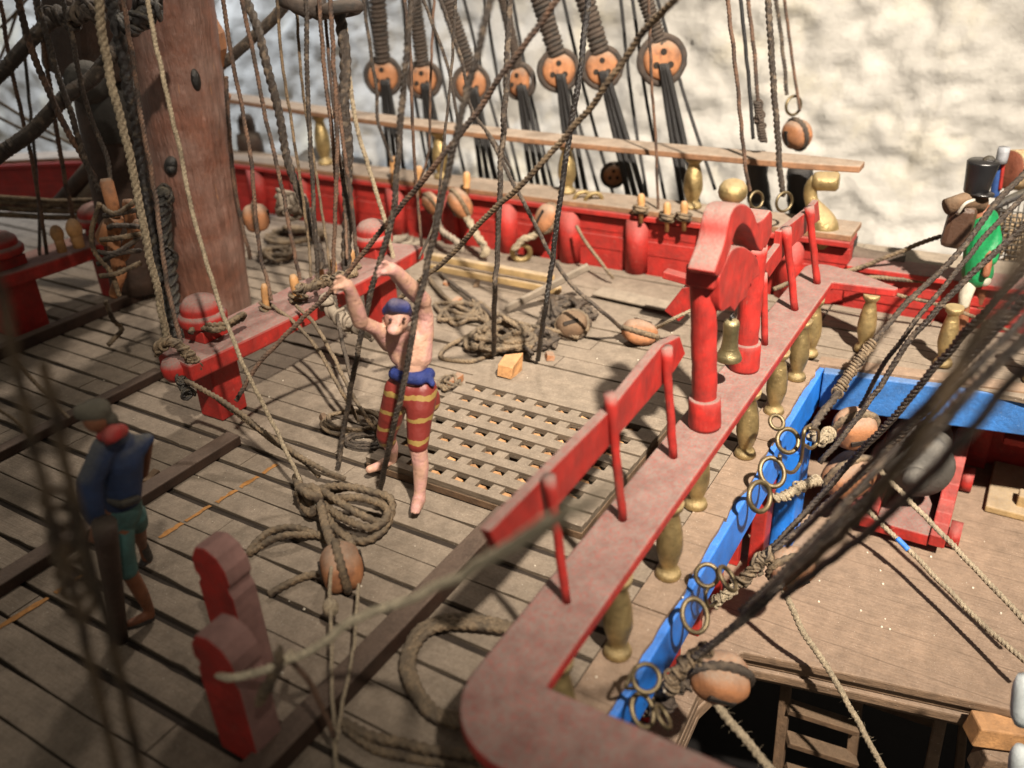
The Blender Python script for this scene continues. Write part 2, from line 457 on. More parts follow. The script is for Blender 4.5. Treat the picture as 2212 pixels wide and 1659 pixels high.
# ================================================================== setting
# plaster wall behind the model: a real relief
def make_wall():
    nx, nz = 560, 240
    W0, H0 = 19.0, 8.0
    vs = []; fs = []
    for j in range(nz + 1):
        for i in range(nx + 1):
            x = -W0 / 2 + W0 * i / nx; z = -4.6 + H0 * j / nz
            p = Vector((x * 1.5, 3.1, z * 1.6))
            d = noise.fractal(p * 0.75, 1.0, 2.0, 3) * 0.07
            d += noise.fractal(p * 3.4 + Vector((5, 0, 0)), 0.9, 2.1, 4) * 0.052
            rdg = 1 - abs(noise.noise(p * 1.6 + Vector((0, 9, 0))))
            d -= max(0, rdg - 0.93) * 0.35
            rdg = 1 - abs(noise.noise(p * 4.2 + Vector((3, 1, 7))))
            d -= max(0, rdg - 0.88) * 0.10
            vs.append((x, -d, z))
    for j in range(nz):
        for i in range(nx):
            a = j * (nx + 1) + i
            fs.append((a, a + 1, a + nx + 2, a + nx + 1))
    m = mat('lumpy_white_plaster', (0.49, 0.475, 0.44), 0.9, var=0.12, vscale=2.2, bump=0.8, bdist=0.025, bscale=9, grime=0.12, col2=(0.62, 0.57, 0.43), c2scale=1.2, c2at=(0.55, 0.75), spec=0.2)
    mb = MB(); mb.add(vs, fs, True)
    o = link('wall', mb, m, kind='structure')
    o.rotation_euler = (0, 0, ROT - math.pi / 2 + math.radians(4))
    o.location = ship2w((5.35, 3.2, 0.9))
make_wall()

# ---- forecastle deck: planks laid fore and aft with open seams
def bulw_u(v):
    if v < 4.2: return 3.63
    return 3.63 - 0.28 * (v - 4.2) ** 1.75
PITCH = 0.0972
def seam_w(u, v, seed):
    n = noise.noise(Vector((seed * 3.7, v * 1.1, 0.3)))
    w = 0.0035 + max(0.0, n + 0.14) * 0.052
    w *= 1 + 0.5 * noise.noise(Vector((seed * 9.1, v * 22, 5)))
    near = min(1.0, max(0.5, (2.9 - u) / 1.4))
    return min(0.025, w * near + 0.0015)
def planks(mb, u0, u1, v0f, v1f, ztop, th, phase, seedo=0, pitch=PITCH):
    k0 = int(math.floor((u0 - phase) / pitch)); k1 = int(math.ceil((u1 - phase) / pitch))
    for k in range(k0, k1):
        ua = phase + k * pitch; ub = ua + pitch
        a_, b_ = max(ua, u0), min(ub, u1)
        if b_ - a_ < 0.01: continue
        v0, v1 = v0f(a_, b_), v1f(a_, b_)
        random.seed(k * 31 + seedo)
        cuts = [v0]
        while cuts[-1] < v1 - 0.3:
            cuts.append(min(v1, cuts[-1] + random.uniform(0.7, 1.5)))
        if cuts[-1] < v1: cuts[-1] = v1
        for c0, c1 in zip(cuts[:-1], cuts[1:]):
            c0 += 0.0015; c1 -= 0.0015
            n = max(2, int((c1 - c0) / 0.04)); dz = random.uniform(-0.0025, 0.0)
            vs = []; fs = []
            for i in range(n + 1):
                v = c0 + (c1 - c0) * i / n
                wl = seam_w(ua, v, k + seedo) / 2 if a_ == ua else 0
                wr = seam_w(ub, v, k + 1 + seedo) / 2 if b_ == ub else 0
                zz = ztop + dz + 0.0012 * noise.noise(Vector((k, v * 7, 1)))
                vs += [(a_ + wl, v, ztop - th), (a_ + wl, v, zz - 0.0015), (a_ + wl + 0.002, v, zz), (b_ - wr - 0.002, v, zz), (b_ - wr, v, zz - 0.0015), (b_ - wr, v, ztop - th)]
            for i in range(n):
                for j in range(5):
                    p = i * 6 + j
                    fs.append((p, p + 6, p + 7, p + 1))
            fs.append((0, 1, 2, 3, 4, 5)); fs.append(tuple(n * 6 + q for q in (5, 4, 3, 2, 1, 0)))
            mb.add(vs, fs)
EDGE_V = 0.555
mb = MB()
planks(mb, -0.3, 3.60, lambda a, b: EDGE_V + 0.085, lambda a, b: min(6.0, 4.2 + (max(0, (3.6 - b)) / 0.28) ** (1 / 1.75)), 0.0, 0.022, 0.7055)
link('forecastle_deck', mb, M['deck'], kind='structure')
mb = MB(); mb.prism([(-0.3, EDGE_V), (3.6, EDGE_V), (3.6, 4.4), (3.2, 5.3), (2.6, 5.9), (-0.3, 5.9)], -0.06, -0.013)
link('deck_underlay', mb, M['seam'], kind='structure')
# worn margin board along the break of the deck
random.seed(3)
mb = MB()
u = 0.86
while u < 3.0:
    L = random.uniform(0.22, 0.5); e = min(3.02, u + L)
    n = 8
    front = [(u + (e - u) * i / n, EDGE_V - 0.012 + random.uniform(-0.006, 0.008)) for i in range(n + 1)]
    mb.prism(front + [(e, EDGE_V + 0.082), (u, EDGE_V + 0.082)], -0.03, 0.004 + random.uniform(-0.002, 0.004))
    u = e + 0.003
link('deck_margin_board', mb, M['maindeck'], kind='structure')
# starboard gangway deck, one level with the forecastle
mb = MB()
planks(mb, 3.05, 3.60, lambda a, b: -0.9, lambda a, b: EDGE_V + 0.08, -0.001, 0.022, 3.05, 77, 0.062)
link('gangway_deck', mb, M['deck'], kind='structure')
mb = MB(); mb.prism([(3.03, EDGE_V + 0.06), (3.22, -0.9), (3.6, -0.9), (3.6, EDGE_V + 0.06)], -0.05, -0.014)
mb.prism([(3.0, EDGE_V), (3.2, -0.9), (3.27, -0.9), (3.07, EDGE_V)], -0.04, 0.004)
link('gangway_underlay', mb, M['maindeck'], kind='structure')
# battens across the deck
for (u0, u1, v, w, h) in ((0.0, 1.585, 2.13, 0.062, 0.036), (0.3, 1.80, 2.78, 0.05, 0.034), (1.2, 2.31, 3.55, 0.05, 0.05), (0.0, 1.64, 1.085, 0.06, 0.05)):
    mb = MB(); mb.bar((u0, v, h / 2), (u1, v, h / 2), w, h)
    link('deck_batten', mb, M['beam'], kind='structure', bevel=0.004)
# faint orange pencil marks across the planks
mk = mat('orange_stain', (0.36, 0.17, 0.05), 0.8, bump=0, var=0.3, vscale=60)
mb = MB(); random.seed(5)
for (ua, ub, va, vb) in ((0.62, 0.80, 1.995, 1.985), (0.82, 0.90, 1.985, 1.98), (1.11, 1.19, 1.93, 1.925), (1.20, 1.29, 1.925, 1.92), (1.31, 1.385, 1.915, 1.91), (1.40, 1.47, 1.91, 1.905), (1.49, 1.55, 1.905, 1.90)):
    pts = []
    for i in range(7): t = i / 6; pts.append((ua + (ub - ua) * t, va + (vb - va) * t + random.uniform(0.004, 0.012)))
    for i in range(7): t = 1 - i / 6; pts.append((ua + (ub - ua) * t, va + (vb - va) * t - random.uniform(0.004, 0.010)))
    mb.add([(a, b, 0.0016) for a, b in pts][::-1], [tuple(range(14))])
link('deck_markings', mb, mk, kind='structure')

# main deck, one level lower, with the open waist in front of it
ZM = -0.6
edge = [S(x, y, ZM)[:2] for x, y in ((1380, 1760), (1464, 1596), (1507, 1500), (1603, 1408), (1703, 1428), (2190, 1534), (2500, 1600))]
poly = [(a, b) for a, b in edge] + [(3.75, edge[-1][1] - 0.1), (3.75, 1.2), (edge[0][0], 1.2)]
def inset(poly, du, dv): return [(a + du, b + dv) for a, b in poly[:7]] + poly[7:]
mb = MB(); mb.prism(inset(poly, 0.0, 0), ZM - 0.035, ZM)
mb.prism(inset(poly, 0.02, 0.0), ZM - 0.075, ZM - 0.039)
mb.prism(inset(poly, 0.008, 0.0), ZM - 0.115, ZM - 0.078)
mb.prism(inset(poly, 0.035, 0.0), ZM - 0.15, ZM - 0.118)
link('main_deck', mb, M['maindeck'], kind='structure', bevel=0.006)
mb = MB(); random.seed(11)
for i in range(42):
    x, y = random.uniform(1650, 2212), random.uniform(1170, 1500)
    q = S(x, y, ZM)
    if q[0] < 2.32 - (q[1] - 0.35) * 0.2: continue
    mb.ell((q[0], q[1], ZM + 0.001), (random.uniform(.0015, .005),) * 3, 6, 4)
for i in range(60):
    q = S(random.uniform(200, 1500), random.uniform(700, 1600), 0); mb.ell((q[0], q[1], 0.001), (random.uniform(.0015, .004),) * 3, 6, 4)
link('crumbs', mb, mat('pale_crumb', (0.6, 0.54, 0.44), 0.8, bump=0), kind='stuff')
# lower hold: its shade is put into a near-black colour
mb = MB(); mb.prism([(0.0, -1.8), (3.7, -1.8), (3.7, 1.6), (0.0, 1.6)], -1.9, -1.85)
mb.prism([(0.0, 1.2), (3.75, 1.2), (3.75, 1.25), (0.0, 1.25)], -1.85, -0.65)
link('hold_floor', mb, M['hold_shade'], kind='structure')
# red bulkhead below the forecastle, red ship side inside
mb = MB()
mb.box((1.85, 0.70, -0.385), (1.70, 0.03, 0.43))
for i in range(9):
    mb.box((1.08 + i * 0.2, 0.66, -0.385), (0.035, 0.05, 0.43))
link('bulkhead_wall', mb, M['redflat'], kind='structure', bevel=0.004)
mb = MB()
mb.box((3.62, 0.0, -0.325), (0.06, 2.6, 0.55))
for v in (-0.75, -0.35, -0.02, 0.45): mb.box((3.57, v, -0.325), (0.06, 0.10, 0.55))
mb.box((3.28, 0.68, -0.33), (0.7, 0.04, 0.54))
mb.box((3.54, -0.42, -0.42), (0.10, 0.62, 0.03))
link('gun_deck_side', mb, M['redflat'], kind='structure', bevel=0.004)
mb = MB(); mb.box((3.4, -0.55, -0.583), (0.36, 0.9, 0.03)); mb.box((3.3, -0.6, -0.55), (0.06, 0.8, 0.06))
link('gun_deck_waterway', mb, M['spar'], kind='structure', bevel=0.006)

# blue edge beams at the break and along the gangway
def sheet(mb, pts_top, zt, zb, thick, nrm):
    pass
mb = MB()
mb.box((1.94, EDGE_V - 0.005, -0.085), (2.16, 0.045, 0.15))
o = link('blue_break_beam', mb, M['blue'], bevel=0.005)
tag(o, 'bright blue beam closing the deck edge under the gilt balusters, brass rings hooked on', 'deck beam')
mb = MB(); mb.bar((2.985, EDGE_V - 0.03, -0.082), (3.235, -0.9, -0.082), 0.05, 0.15)
o = link('blue_gangway_beam', mb, M['bluedark'], bevel=0.005)
tag(o, 'broad faded blue beam behind the fan of dark ropes, gangway planks above it', 'deck beam')
mb = MB(); mb.box((2.70, 0.53, -0.38), (0.15, 0.075, 0.44))
o = link('blue_support_post', mb, M['blue'], bevel=0.006)
tag(o, 'blue square post standing on the brown lower deck behind the brass chain', 'post')
mb = MB(); mb.box((2.50, 0.575, -0.38), (0.085, 0.05, 0.44))
o = link('red_support_post', mb, M['redflat'], bevel=0.005)
tag(o, 'red upright timber just behind the blue post under the blue beam', 'post')

# ---- starboard bulwark with ribs and cap rail
def along(v, off=0.0):
    u = bulw_u(v); u2 = bulw_u(v + 0.01)
    t = Vector((u2 - u, 0.01, 0)).normalized()
    n = Vector((t.y, -t.x, 0))
    return Vector((u, v, 0)) + n * off, t, n
t_bul = thing('bulwark', 'long red ribbed side wall of the ship with a grey dusty top plank', 'ship side', (3.63, 2.0, 0))
vsamp = [-0.9 + 0.15 * i for i in range(47)]
def ribbon(mb, o0, o1, z0, z1, va=None, zf=None):
    va = va or (0.6, 99)
    S_ = [v for v in vsamp if va[0] <= v <= va[1]]
    vs = []; fs = []
    for v in S_:
        a, t, n = along(v, o0); b, _, _ = along(v, o1)
        dz = zf(v) if zf else 0
        vs += [(a.x, a.y, z0 + dz), (a.x, a.y, z1 + dz), (b.x, b.y, z1 + dz), (b.x, b.y, z0 + dz)]
    m = len(S_)
    for i in range(m - 1):
        for j in range(4):
            k = (j + 1) % 4
            fs.append((i * 4 + j, i * 4 + k, i * 4 + 4 + k, i * 4 + 4 + j))
    fs.append((3, 2, 1, 0)); fs.append(tuple((m - 1) * 4 + q for q in (0, 1, 2, 3)))
    mb.add(vs, fs)
mb = MB(); ribbon(mb, -0.005, 0.05, -0.03, 0.262)
for z in (0.085, 0.175): ribbon(mb, -0.009, 0.0, z, z + 0.07)
link('side_planking', mb, M['redflat'], t_bul, bevel=0.003)
for v in [0.84 + 0.36 * i for i in range(12)]:
    a, t, n = along(v, -0.03)
    mb = MB(); mb.lathe([(0.055, 0), (0.055, 0.262)], (a.x + 0.02, a.y, 0), n=16, squash=(1.0, 1.0))
    link('rib', mb, M['redflat'], t_bul)
mb = MB(); ribbon(mb, -0.05, 0.10, 0.262, 0.285)
link('cap_moulding', mb, M['redflat'], t_bul, bevel=0.003)
mb = MB(); ribbon(mb, -0.035, 0.17, 0.285, 0.312)
link('cap_rail', mb, M['railwood'], t_bul, bevel=0.004)
mb = MB(); ribbon(mb, 0.055, 0.13, -0.9, 0.26); ribbon(mb, 0.055, 0.10, -0.9, 0.12, (-0.95, 0.62))
link('hull_side', mb, M['black'], t_bul)
mb = MB(); ribbon(mb, 0.13, 0.46, 0.06, 0.12, (-0.9, 3.8))
link('channel_shelf', mb, M['greywood'], t_bul, bevel=0.004)
# lower side wall along the gangway, aft of the hand rail
mb = MB(); ribbon(mb, -0.01, 0.05, -0.03, 0.165, (-0.95, 0.62))
for z in (0.03, 0.08, 0.12): ribbon(mb, -0.016, -0.005, z, z + 0.042, (-0.95, 0.62))
link('low_side_planking', mb, M['redflat'], t_bul, bevel=0.003)
mb = MB(); ribbon(mb, -0.05, 0.10, 0.165, 0.19, (-0.95, 0.62)); link('low_cap_rail', mb, M['red'], t_bul, bevel=0.005)
mb = MB(); ribbon(mb, 0.105, 0.32, 0.10, 0.17, (-0.95, 0.62)); link('outer_moulding', mb, M['greywood'], t_bul, bevel=0.01)
mb = MB(); mb.tube(catmull([(3.72, 0.80, 0.25), (3.72, 0.70, 0.22), (3.73, 0.58, 0.175), (3.74, 0.40, 0.165)], 0.02), 0.045, 12); link('end_moulding', mb, M['mastdark'], t_bul)
# far port side of the bow seen at the left
# ---- raised hand rail on gilt balusters outside the bulwark
t_hr = thing('fiferail', 'long thin bare wooden hand rail with dusty top above the red side wall', 'hand rail', (3.72, 2.5, 0.3))
def hr_z(v): return 0.575 + 0.008 * max(0, v - 1.3) ** 2.2
mb = MB(); vs = []; fs = []
Ls = [0.62, 0.66, 0.72, 0.8, 0.95, 1.3, 1.7, 2.1, 2.5, 2.9, 3.3, 3.7, 4.2, 4.7]
for v in Ls:
    w = 0.075 if v > 0.9 else (0.045 + 0.03 * min(1, (v - 0.6) / 0.25))
    for (du, dz) in ((-w, 0), (w, 0), (w, -0.028), (-w, -0.028)):
        vs.append((bulw_u(v) + 0.10 + du, v, hr_z(v) + dz))
for i in range(len(Ls) - 1):
    for j in range(4):
        k = (j + 1) % 4
        fs.append((i * 4 + j, i * 4 + k, i * 4 + 4 + k, i * 4 + 4 + j))
fs += [(3, 2, 1, 0), tuple((len(Ls) - 1) * 4 + q for q in (0, 1, 2, 3))]
mb.add(vs, fs)
link('rail_plank', mb, M['railwood'], t_hr, bevel=0.005)
def gilt_profile(h, r):
    return [(r * .95, 0), (r * 1.0, h * .03), (r * .85, h * .09), (r * .55, h * .13), (r * .72, h * .2), (r * 0.98, h * .36), (r * 1.0, h * .46), (r * .9, h * .62), (r * .68, h * .78), (r * .55, h * .86), (r * .62, h * .88), (r * .86, h * .92), (r * .9, h * 1.0)]
for (x, yb, v) in ((1495, 440, 1.33), (1225, 400, 1.99), (955, 380, 2.72), (700, 330, 3.5)):
    q = PU(x, yb, 3.72)
    mb = MB(); mb.lathe(gilt_profile(hr_z(q[1]) - 0.03 - 0.31, 0.045), (3.72, q[1], 0.312), n=18)
    link('baluster', mb, M['brass'], t_hr)
# S-shaped gilt bracket at the aft end
pts = [(1765, 388, 'u3.66'), (1752, 405, 'u3.66'), (1752, 430, 'u3.66'), (1765, 460, 'u3.66'), (1780, 490, 'u3.66'), (1782, 515, 'u3.66'), (1768, 540, 'u3.66')]
pp = catmull([pt(q) for q in pts], 0.012); n_ = len(pp)
mb = MB(); mb.tube(pp, [0.028 + 0.030 * math.sin(math.pi * min(1, max(0, (i / n_ - 0.32) / 0.68))) for i in range(n_)], 16)
mb.lathe([(0.035, 0), (0.04, 0.02), (0.04, 0.09), (0.03, 0.10)], PU(1758, 391, 3.66), (0.1, -1, 0.05), n=18)
link('scroll_bracket', mb, M['brass'], t_hr)

# ================================================================== breast rail with balusters, boards and stanchions
RZ = 0.27
t_br = thing('breast_rail', 'broad red breast rail with dusty top, turning the corner around the open waist', 'railing', (2.0, 0.63, RZ))
def arc(cx, cy, r, a0, a1, n=10):
    return [(cx + r * math.cos(math.radians(a0 + (a1 - a0) * i / n)), cy + r * math.sin(math.radians(a0 + (a1 - a0) * i / n))) for i in range(n + 1)]
poly = [(0.962, -1.2), (0.962, 0.571), (3.165, 0.571), (3.182, 0.352), (3.205, 0.345), (3.30, 0.50), (3.34, 0.62)] + arc(3.27, 0.635, 0.07, 0, 90, 6) + arc(0.93, 0.555, 0.155, 90, 180, 12) + [(0.775, 0.4), (0.765, -1.2)]
mb = MB(); mb.prism(poly, RZ - 0.033, RZ)
link('handrail', mb, M['red'], t_br, bevel=0.006)
mb = MB(); mb.lathe(gilt_profile(RZ - 0.035, 0.035), (0, 0, 0.0), n=20); 
first = None
def baluster(u, v, z=0.004, lean=0.0, r=0.034):
    mb = MB(); mb.lathe(gilt_profile(RZ - 0.034 - z, r), (u, v, z), (lean, 0, 1), n=20)
    link('baluster', mb, M['brass'], t_br)
for u, v in ((1.06, 0.60), (1.335, 0.598), (1.64, 0.597), (1.955, 0.640), (2.275, 0.598), (2.575, 0.594), (2.85, 0.592), (3.06, 0.6)):
    baluster(u, v)
for v in (0.43, 0.15, -0.14, -0.45): baluster(3.19, v)
for v in (0.25, -0.1): baluster(0.87, v)
# stanchions and boards
for (bx, by, tx, ty, r) in ((1225, 1300, 1185, 1030, 11), (1345, 1122, 1318, 850, 10.5), (1455, 987, 1438, 750, 10), (1717, 669, 1697, 492, 8.5), (1765, 612, 1748, 447, 8)):
    b = S(bx, by, RZ); t = VT(b, tx, ty); R_ = r * depth(b) / FPX
    n = 9; pts = [b + (t - b) * i / n + np.array([random.uniform(-.0015, .0015), random.uniform(-.0015, .0015), 0]) for i in range(n + 1)]
    mb = MB(); mb.tube(pts, [R_ * (0.92 + (0.35 if i >= n - 1 else 0) + random.uniform(-.05, .05)) for i in range(n + 1)], 12)
    link('stanchion', mb, M['red'], t_br)
def vprism(mb, pix, v0, v1):
    pl = [PV(x, y, v0) for x, y in pix]
    mb.prism([(q[0], q[2]) for q in pl], v0, v1, axis=1)
mb = MB(); vprism(mb, [(1058, 1148), (1197, 1008), (1317, 888), (1431, 745), (1469, 726), (1481, 764), (1457, 802), (1344, 932), (1200, 1100), (1085, 1205)], 0.685, 0.708)
link('board', mb, M['red'], t_br, bevel=0.003)
mb = MB(); vprism(mb, [(1650, 575), (1685, 528), (1688, 500), (1755, 448), (1768, 432), (1772, 475), (1762, 482), (1700, 545), (1662, 600)], 0.685, 0.708)
link('board', mb, M['red'], t_br, bevel=0.003)

# ================================================================== belfry and bell
t_bf = thing('belfry', 'small red belfry with arched hood and gilt knob standing on the breast rail', 'belfry', (2.12, 0.63, RZ))
def zc(x, y): return (1437.8 + x * .2333, 359.5 + y * .2333)
def post(bx, by, tx, ty, rp, sleeve=True):
    b = S(bx, by, RZ); t = VT(b, tx, ty); r = rp * depth(b) / FPX
    b = b - np.array([0, -r * 0.3, 0])
    n = 16; pts = [b + (t - b) * i / n + np.array([random.uniform(-.001, .001), random.uniform(-.001, .001), 0]) for i in range(n + 1)]
    mb = MB(); mb.tube(pts, [r * (1 + random.uniform(-.03, .03)) for i in range(n + 1)], 18)
    o = link('post', mb, M['red'], t_bf)
    if sleeve:
        d = (t - b) / np.linalg.norm(t - b)
        mb = MB(); mb.lathe([(r * 1.30, 0), (r * 1.36, 0.01), (r * 1.33, 0.05), (r * 1.30, 0.088), (r * 1.2, 0.093)], b, d, n=22)
        link('post_foot', mb, M['red'], o)
    return b, t
b1, t1 = post(1530, 922, 1519, 600, 26)
b2, t2 = post(1614, 797, 1632, 530, 24)
mb = MB(); rot = Matrix.Rotation(0.15, 3, 'Y')
mb.box((t1[0] + 0.0, t1[1] - 0.008, t1[2] + 0.012), (0.085, 0.075, 0.055), rot, 1.06, 0.002)
link('capital', mb, M['red'], t_bf, bevel=0.006)
# thin brace behind
b = S(1652, 744, RZ); t = VT(b, 1650, 590)
mb = MB(); mb.tube(catmull([b, t], 0.03), 0.011, 10); link('brace', mb, M['red'], t_bf)
def smooth2(pl, st=9): return [tuple(q[:2]) for q in catmull([(a, b, 0) for a, b in pl], st)]
arch = [zc(*q) for q in smooth2([(480, 900), (530, 760), (560, 650), (585, 520), (620, 410), (660, 360), (720, 345), (780, 375), (820, 430), (850, 520), (885, 620), (925, 735)], 22) + smooth2([(895, 790), (860, 760), (830, 680), (790, 590), (750, 545), (705, 535), (660, 580), (635, 640), (615, 720), (575, 850), (500, 1020), (450, 985)], 22)]
mb = MB(); vprism(mb, arch, 0.60, 0.668)
for k_ in range(2, len(mb.sm)): mb.sm[k_] = True
link('hood', mb, M['red'], t_bf, bevel=0.004)
flare = [zc(*q) for q in ((850, 520), (885, 500), (915, 480), (975, 405), (992, 440), (985, 620), (930, 760), (900, 700), (870, 620))]
mb = MB(); vprism(mb, flare, 0.61, 0.68)
link('hood_flare', mb, M['red'], t_bf, bevel=0.004)
ogee = [zc(*q) for q in smooth2([(500, 1180), (505, 1020), (560, 880), (620, 770), (700, 740), (780, 775), (850, 850), (880, 1000)], 25) + smooth2([(800, 1060), (745, 1220), (700, 1250), (640, 1345)], 25) + smooth2([(600, 1300), (520, 1345), (500, 1260)], 25)]
mb = MB(); vprism(mb, ogee, 0.605, 0.66)
for k_ in range(2, len(mb.sm)): mb.sm[k_] = True
link('crosspiece', mb, M['red'], t_bf, bevel=0.004)
kb = PV(1581, 440, 0.65)
mb = MB(); mb.lathe([(0.018, -0.012), (0.019, 0.004), (0.027, 0.010), (0.034, 0.018), (0.037, 0.030), (0.034, 0.045), (0.026, 0.056), (0.014, 0.062), (0.0, 0.063)], kb, n=24)
link('finial', mb, M['brass'], t_bf)
t_bell = thing('ship_bell', 'small brass ship bell hanging inside the red belfry', 'bell', PV(1580, 680, 0.645))
top = PV(1581, 690, 0.645); L = depth(top) / FPX
prof = [(28 * L, -96 * L), (29 * L, -92 * L), (25 * L, -82 * L), (19 * L, -68 * L), (17 * L, -50 * L), (17 * L, -25 * L), (18 * L, -12 * L), (15 * L, -3 * L), (9 * L, 0), (0.0, 1 * L)]
mb = MB(); mb.lathe(prof, top, (0, 0, 1), n=28); mb.lathe([(26.5 * L, -95.5 * L), (17 * L, -60 * L), (14 * L, -10 * L)], top, n=28)
link('bell_body', mb, M['bell'], t_bell)
mb = MB(); mb.torus(top + np.array([0, 0, 6 * L]), 8 * L, 3 * L, (0, 1, 0), 16, 8); link('bell_hook', mb, M['iron'], t_bell)
mb = MB(); mb.ell(top + np.array([0, 0, -84 * L]), (7 * L, 7 * L, 8 * L)); mb.tube([top + np.array([0, 0, -80 * L]), top + np.array([0, 0, -10 * L])], 2 * L, 8); link('clapper', mb, M['iron'], t_bell)

# ================================================================== grating
t_gr = thing('hatch_grating', 'square wooden hatch grating with rows of small square holes, raised on the deck', 'grating', (1.97, 1.25, 0))
u0, u1, v0, v1 = 1.667, 2.30, 0.86, 1.625
GZ = 0.045
us = [1.716 + 0.0826 * k for k in range(7)]; vs_ = [0.953 + 0.0857 * k for k in range(8)]
hw, hv = 0.020, 0.0232
mb = MB(); random.seed(2)
# ledges fore and aft between rows
edges = [u0 + 0.001] + [q for u in us for q in (u - hw, u + hw)] + [u1 - 0.001]
for i in range(0, len(edges), 2):
    a, b = edges[i], edges[i + 1]
    mb.box(((a + b) / 2, (v0 + v1) / 2, GZ - 0.011), (b - a - 0.0012, v1 - v0 - 0.002, 0.022), jit=0.0006)
link('long_batten', mb, M['deck'], t_gr, bevel=0.0015)
mb = MB()
ve = [v0 + 0.002] + [q for v in vs_ for q in (v - hv, v + hv)] + [v1 - 0.002]
for k, u in enumerate(us):
    for i in range(0, len(ve), 2):
        mb.box((u, (ve[i] + ve[i + 1]) / 2, GZ - 0.0165), (2 * hw - 0.003, ve[i + 1] - ve[i], 0.022), jit=0.0008)
link('cross_batten', mb, M['deck'], t_gr, bevel=0.0015)
mb = MB(); 
for (a, b, c, d) in ((u0, u0 + 0.014, v0, v1), (u1 - 0.014, u1, v0, v1), (u0 + .0141, u1 - .0141, v0, v0 + 0.014), (u0 + .0141, u1 - .0141, v1 - 0.014, v1)):
    mb.box(((a + b) / 2, (c + d) / 2, 0.010), (b - a, d - c, 0.024))
link('coaming', mb, M['bark'], t_gr, bevel=0.002)
mb = MB()
for u in us:
    for v in vs_:
        if random.random() < 0.85:
            mb.box((u, v + 0.012, 0.011), (0.038, 0.036, 0.034), Matrix.Rotation(random.uniform(-.4, .4), 3, 'X') @ Matrix.Rotation(random.uniform(-.3, .3), 3, 'Y'), 0.6)
link('splinters_below', mb, M['raw'], t_gr)
# ================================================================== masts and their fittings
t_m = thing('mast', 'thick reddish brown mast leaning aft, frosted with dust at its foot', 'mast', PD(455, 705, 3.56))
a = PD(457, 712, 3.56); b = PD(362, -60, 3.56)
d_ = depth(a)
mb = MB(); n = 60; random.seed(4)
pts = [a + (b - a) * i / n for i in range(n + 1)]
mb.tube(pts, [(88 - 14 * i / n) * d_ / FPX * (1 + 0.012 * random.uniform(-1, 1)) for i in range(n + 1)], 40)
link('mast_body', mb, M['mast'], t_m)
def onmast(x, y, s=1.0):
    """a point on the near face of the mast seen at this pixel"""
    return PD(x, y, 3.56 - 0.155 * s)
mb = MB(); mb.ell(onmast(371, 358), (0.03, 0.03, 0.045), 12, 8, Matrix.Rotation(0.5, 3, 'X')); mb.ell(onmast(371, 366, 1.1), (0.022, 0.022, 0.022), 10, 7)
link('iron_bolt', mb, M['iron'], t_m)
mb = MB(); mb.ell(onmast(422, 172, .8), (0.02, 0.02, 0.042), 12, 8)
link('iron_bolt', mb, M['iron'], t_m)
# orange cheek bracket to the right of the mast head
mb = MB()
ck = [PD(x, y, 3.62) for x, y in ((425, -10), (445, 35), (468, 75), (474, 110), (468, 150), (452, 175), (470, 200), (484, 215), (480, 228), (455, 232), (440, 190), (430, 140), (405, 60), (395, -10))]
mb.add([tuple(q) for q in ck] + [tuple(q + np.array([0.09, 0.05, 0])) for q in ck], [tuple(range(14)), tuple(range(27, 13, -1))] + [(i, (i + 14), (i + 1) % 14 + 14, (i + 1) % 14) for i in range(14)])
link('cheek_bracket', mb, M['wood'], t_m, bevel=0.008)
t_s = thing('lower_spar', 'dark second spar with iron collar close behind the big mast', 'spar', PD(255, 540, 3.9))
a = PD(300, 620, 3.9); b = PD(180, -40, 3.9)
mb = MB(); mb.tube([a + (b - a) * i / 20 for i in range(21)], [56 * depth(a) / FPX * (1 + .02 * random.uniform(-1, 1)) for i in range(21)], 28)
link('spar_body', mb, M['mastdark'], t_s)
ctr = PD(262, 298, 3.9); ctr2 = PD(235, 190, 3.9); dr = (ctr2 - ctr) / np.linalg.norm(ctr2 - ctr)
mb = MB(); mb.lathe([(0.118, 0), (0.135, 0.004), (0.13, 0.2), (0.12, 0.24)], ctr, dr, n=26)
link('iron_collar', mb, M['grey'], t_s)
mb = MB(); q = PD(195, 70, 3.75)
mb.box(q, (0.30, 0.25, 0.36), Matrix.Rotation(0.3, 3, 'X'), 0.9, 0.02)
link('mast_cap', mb, M['mastdark'], t_s, bevel=0.03)
mb = MB(); mb.lathe([(0.0, 0), (0.075, 0.005), (0.08, 0.05), (0.05, 0.07), (0.0, 0.072)], PD(187, 178, 3.45), (-0.5, -0.8, 0.1), n=20)
link('sheave', mb, M['grey'], t_s)

# big tarred lashing standing in front of the mast foot
def lashing(name, label, pts, rpx, m=None, cat='lashing', coil=0.9, seed=0):
    random.seed(seed)
    P3 = [pt(q) for q in pts]; R_ = rpx * np.mean([depth(q) for q in P3]) / FPX
    path = catmull(P3, R_ * 0.6)
    mb = MB(); mb.serve(path, R_, seed, knotty=1.0 if cat == 'knot' else 0.45, strand=0.30 if cat != 'knot' else 0.26, pitch=0.62 if cat != 'knot' else 1.3)
    o = link(name, mb, m or M['tar'], origin=P3[0]); tag(o, label, cat)
    return o
lashing('lashing', 'thick black tarred lashing hanging against the front of the mast', [(358, 410, 3.25), (352, 470, 3.22), (362, 560, 3.2), (372, 640, 3.15), (385, 735, 3.05)], 17, cat='knot', seed=1)
lashing('lashing', 'lumpy grey black lashing with a rounded top beside the iron bolt', [(360, 405, 3.30), (355, 440, 3.3), (347, 500, 3.28), (350, 545, 3.26)], 14, cat='knot', seed=2)

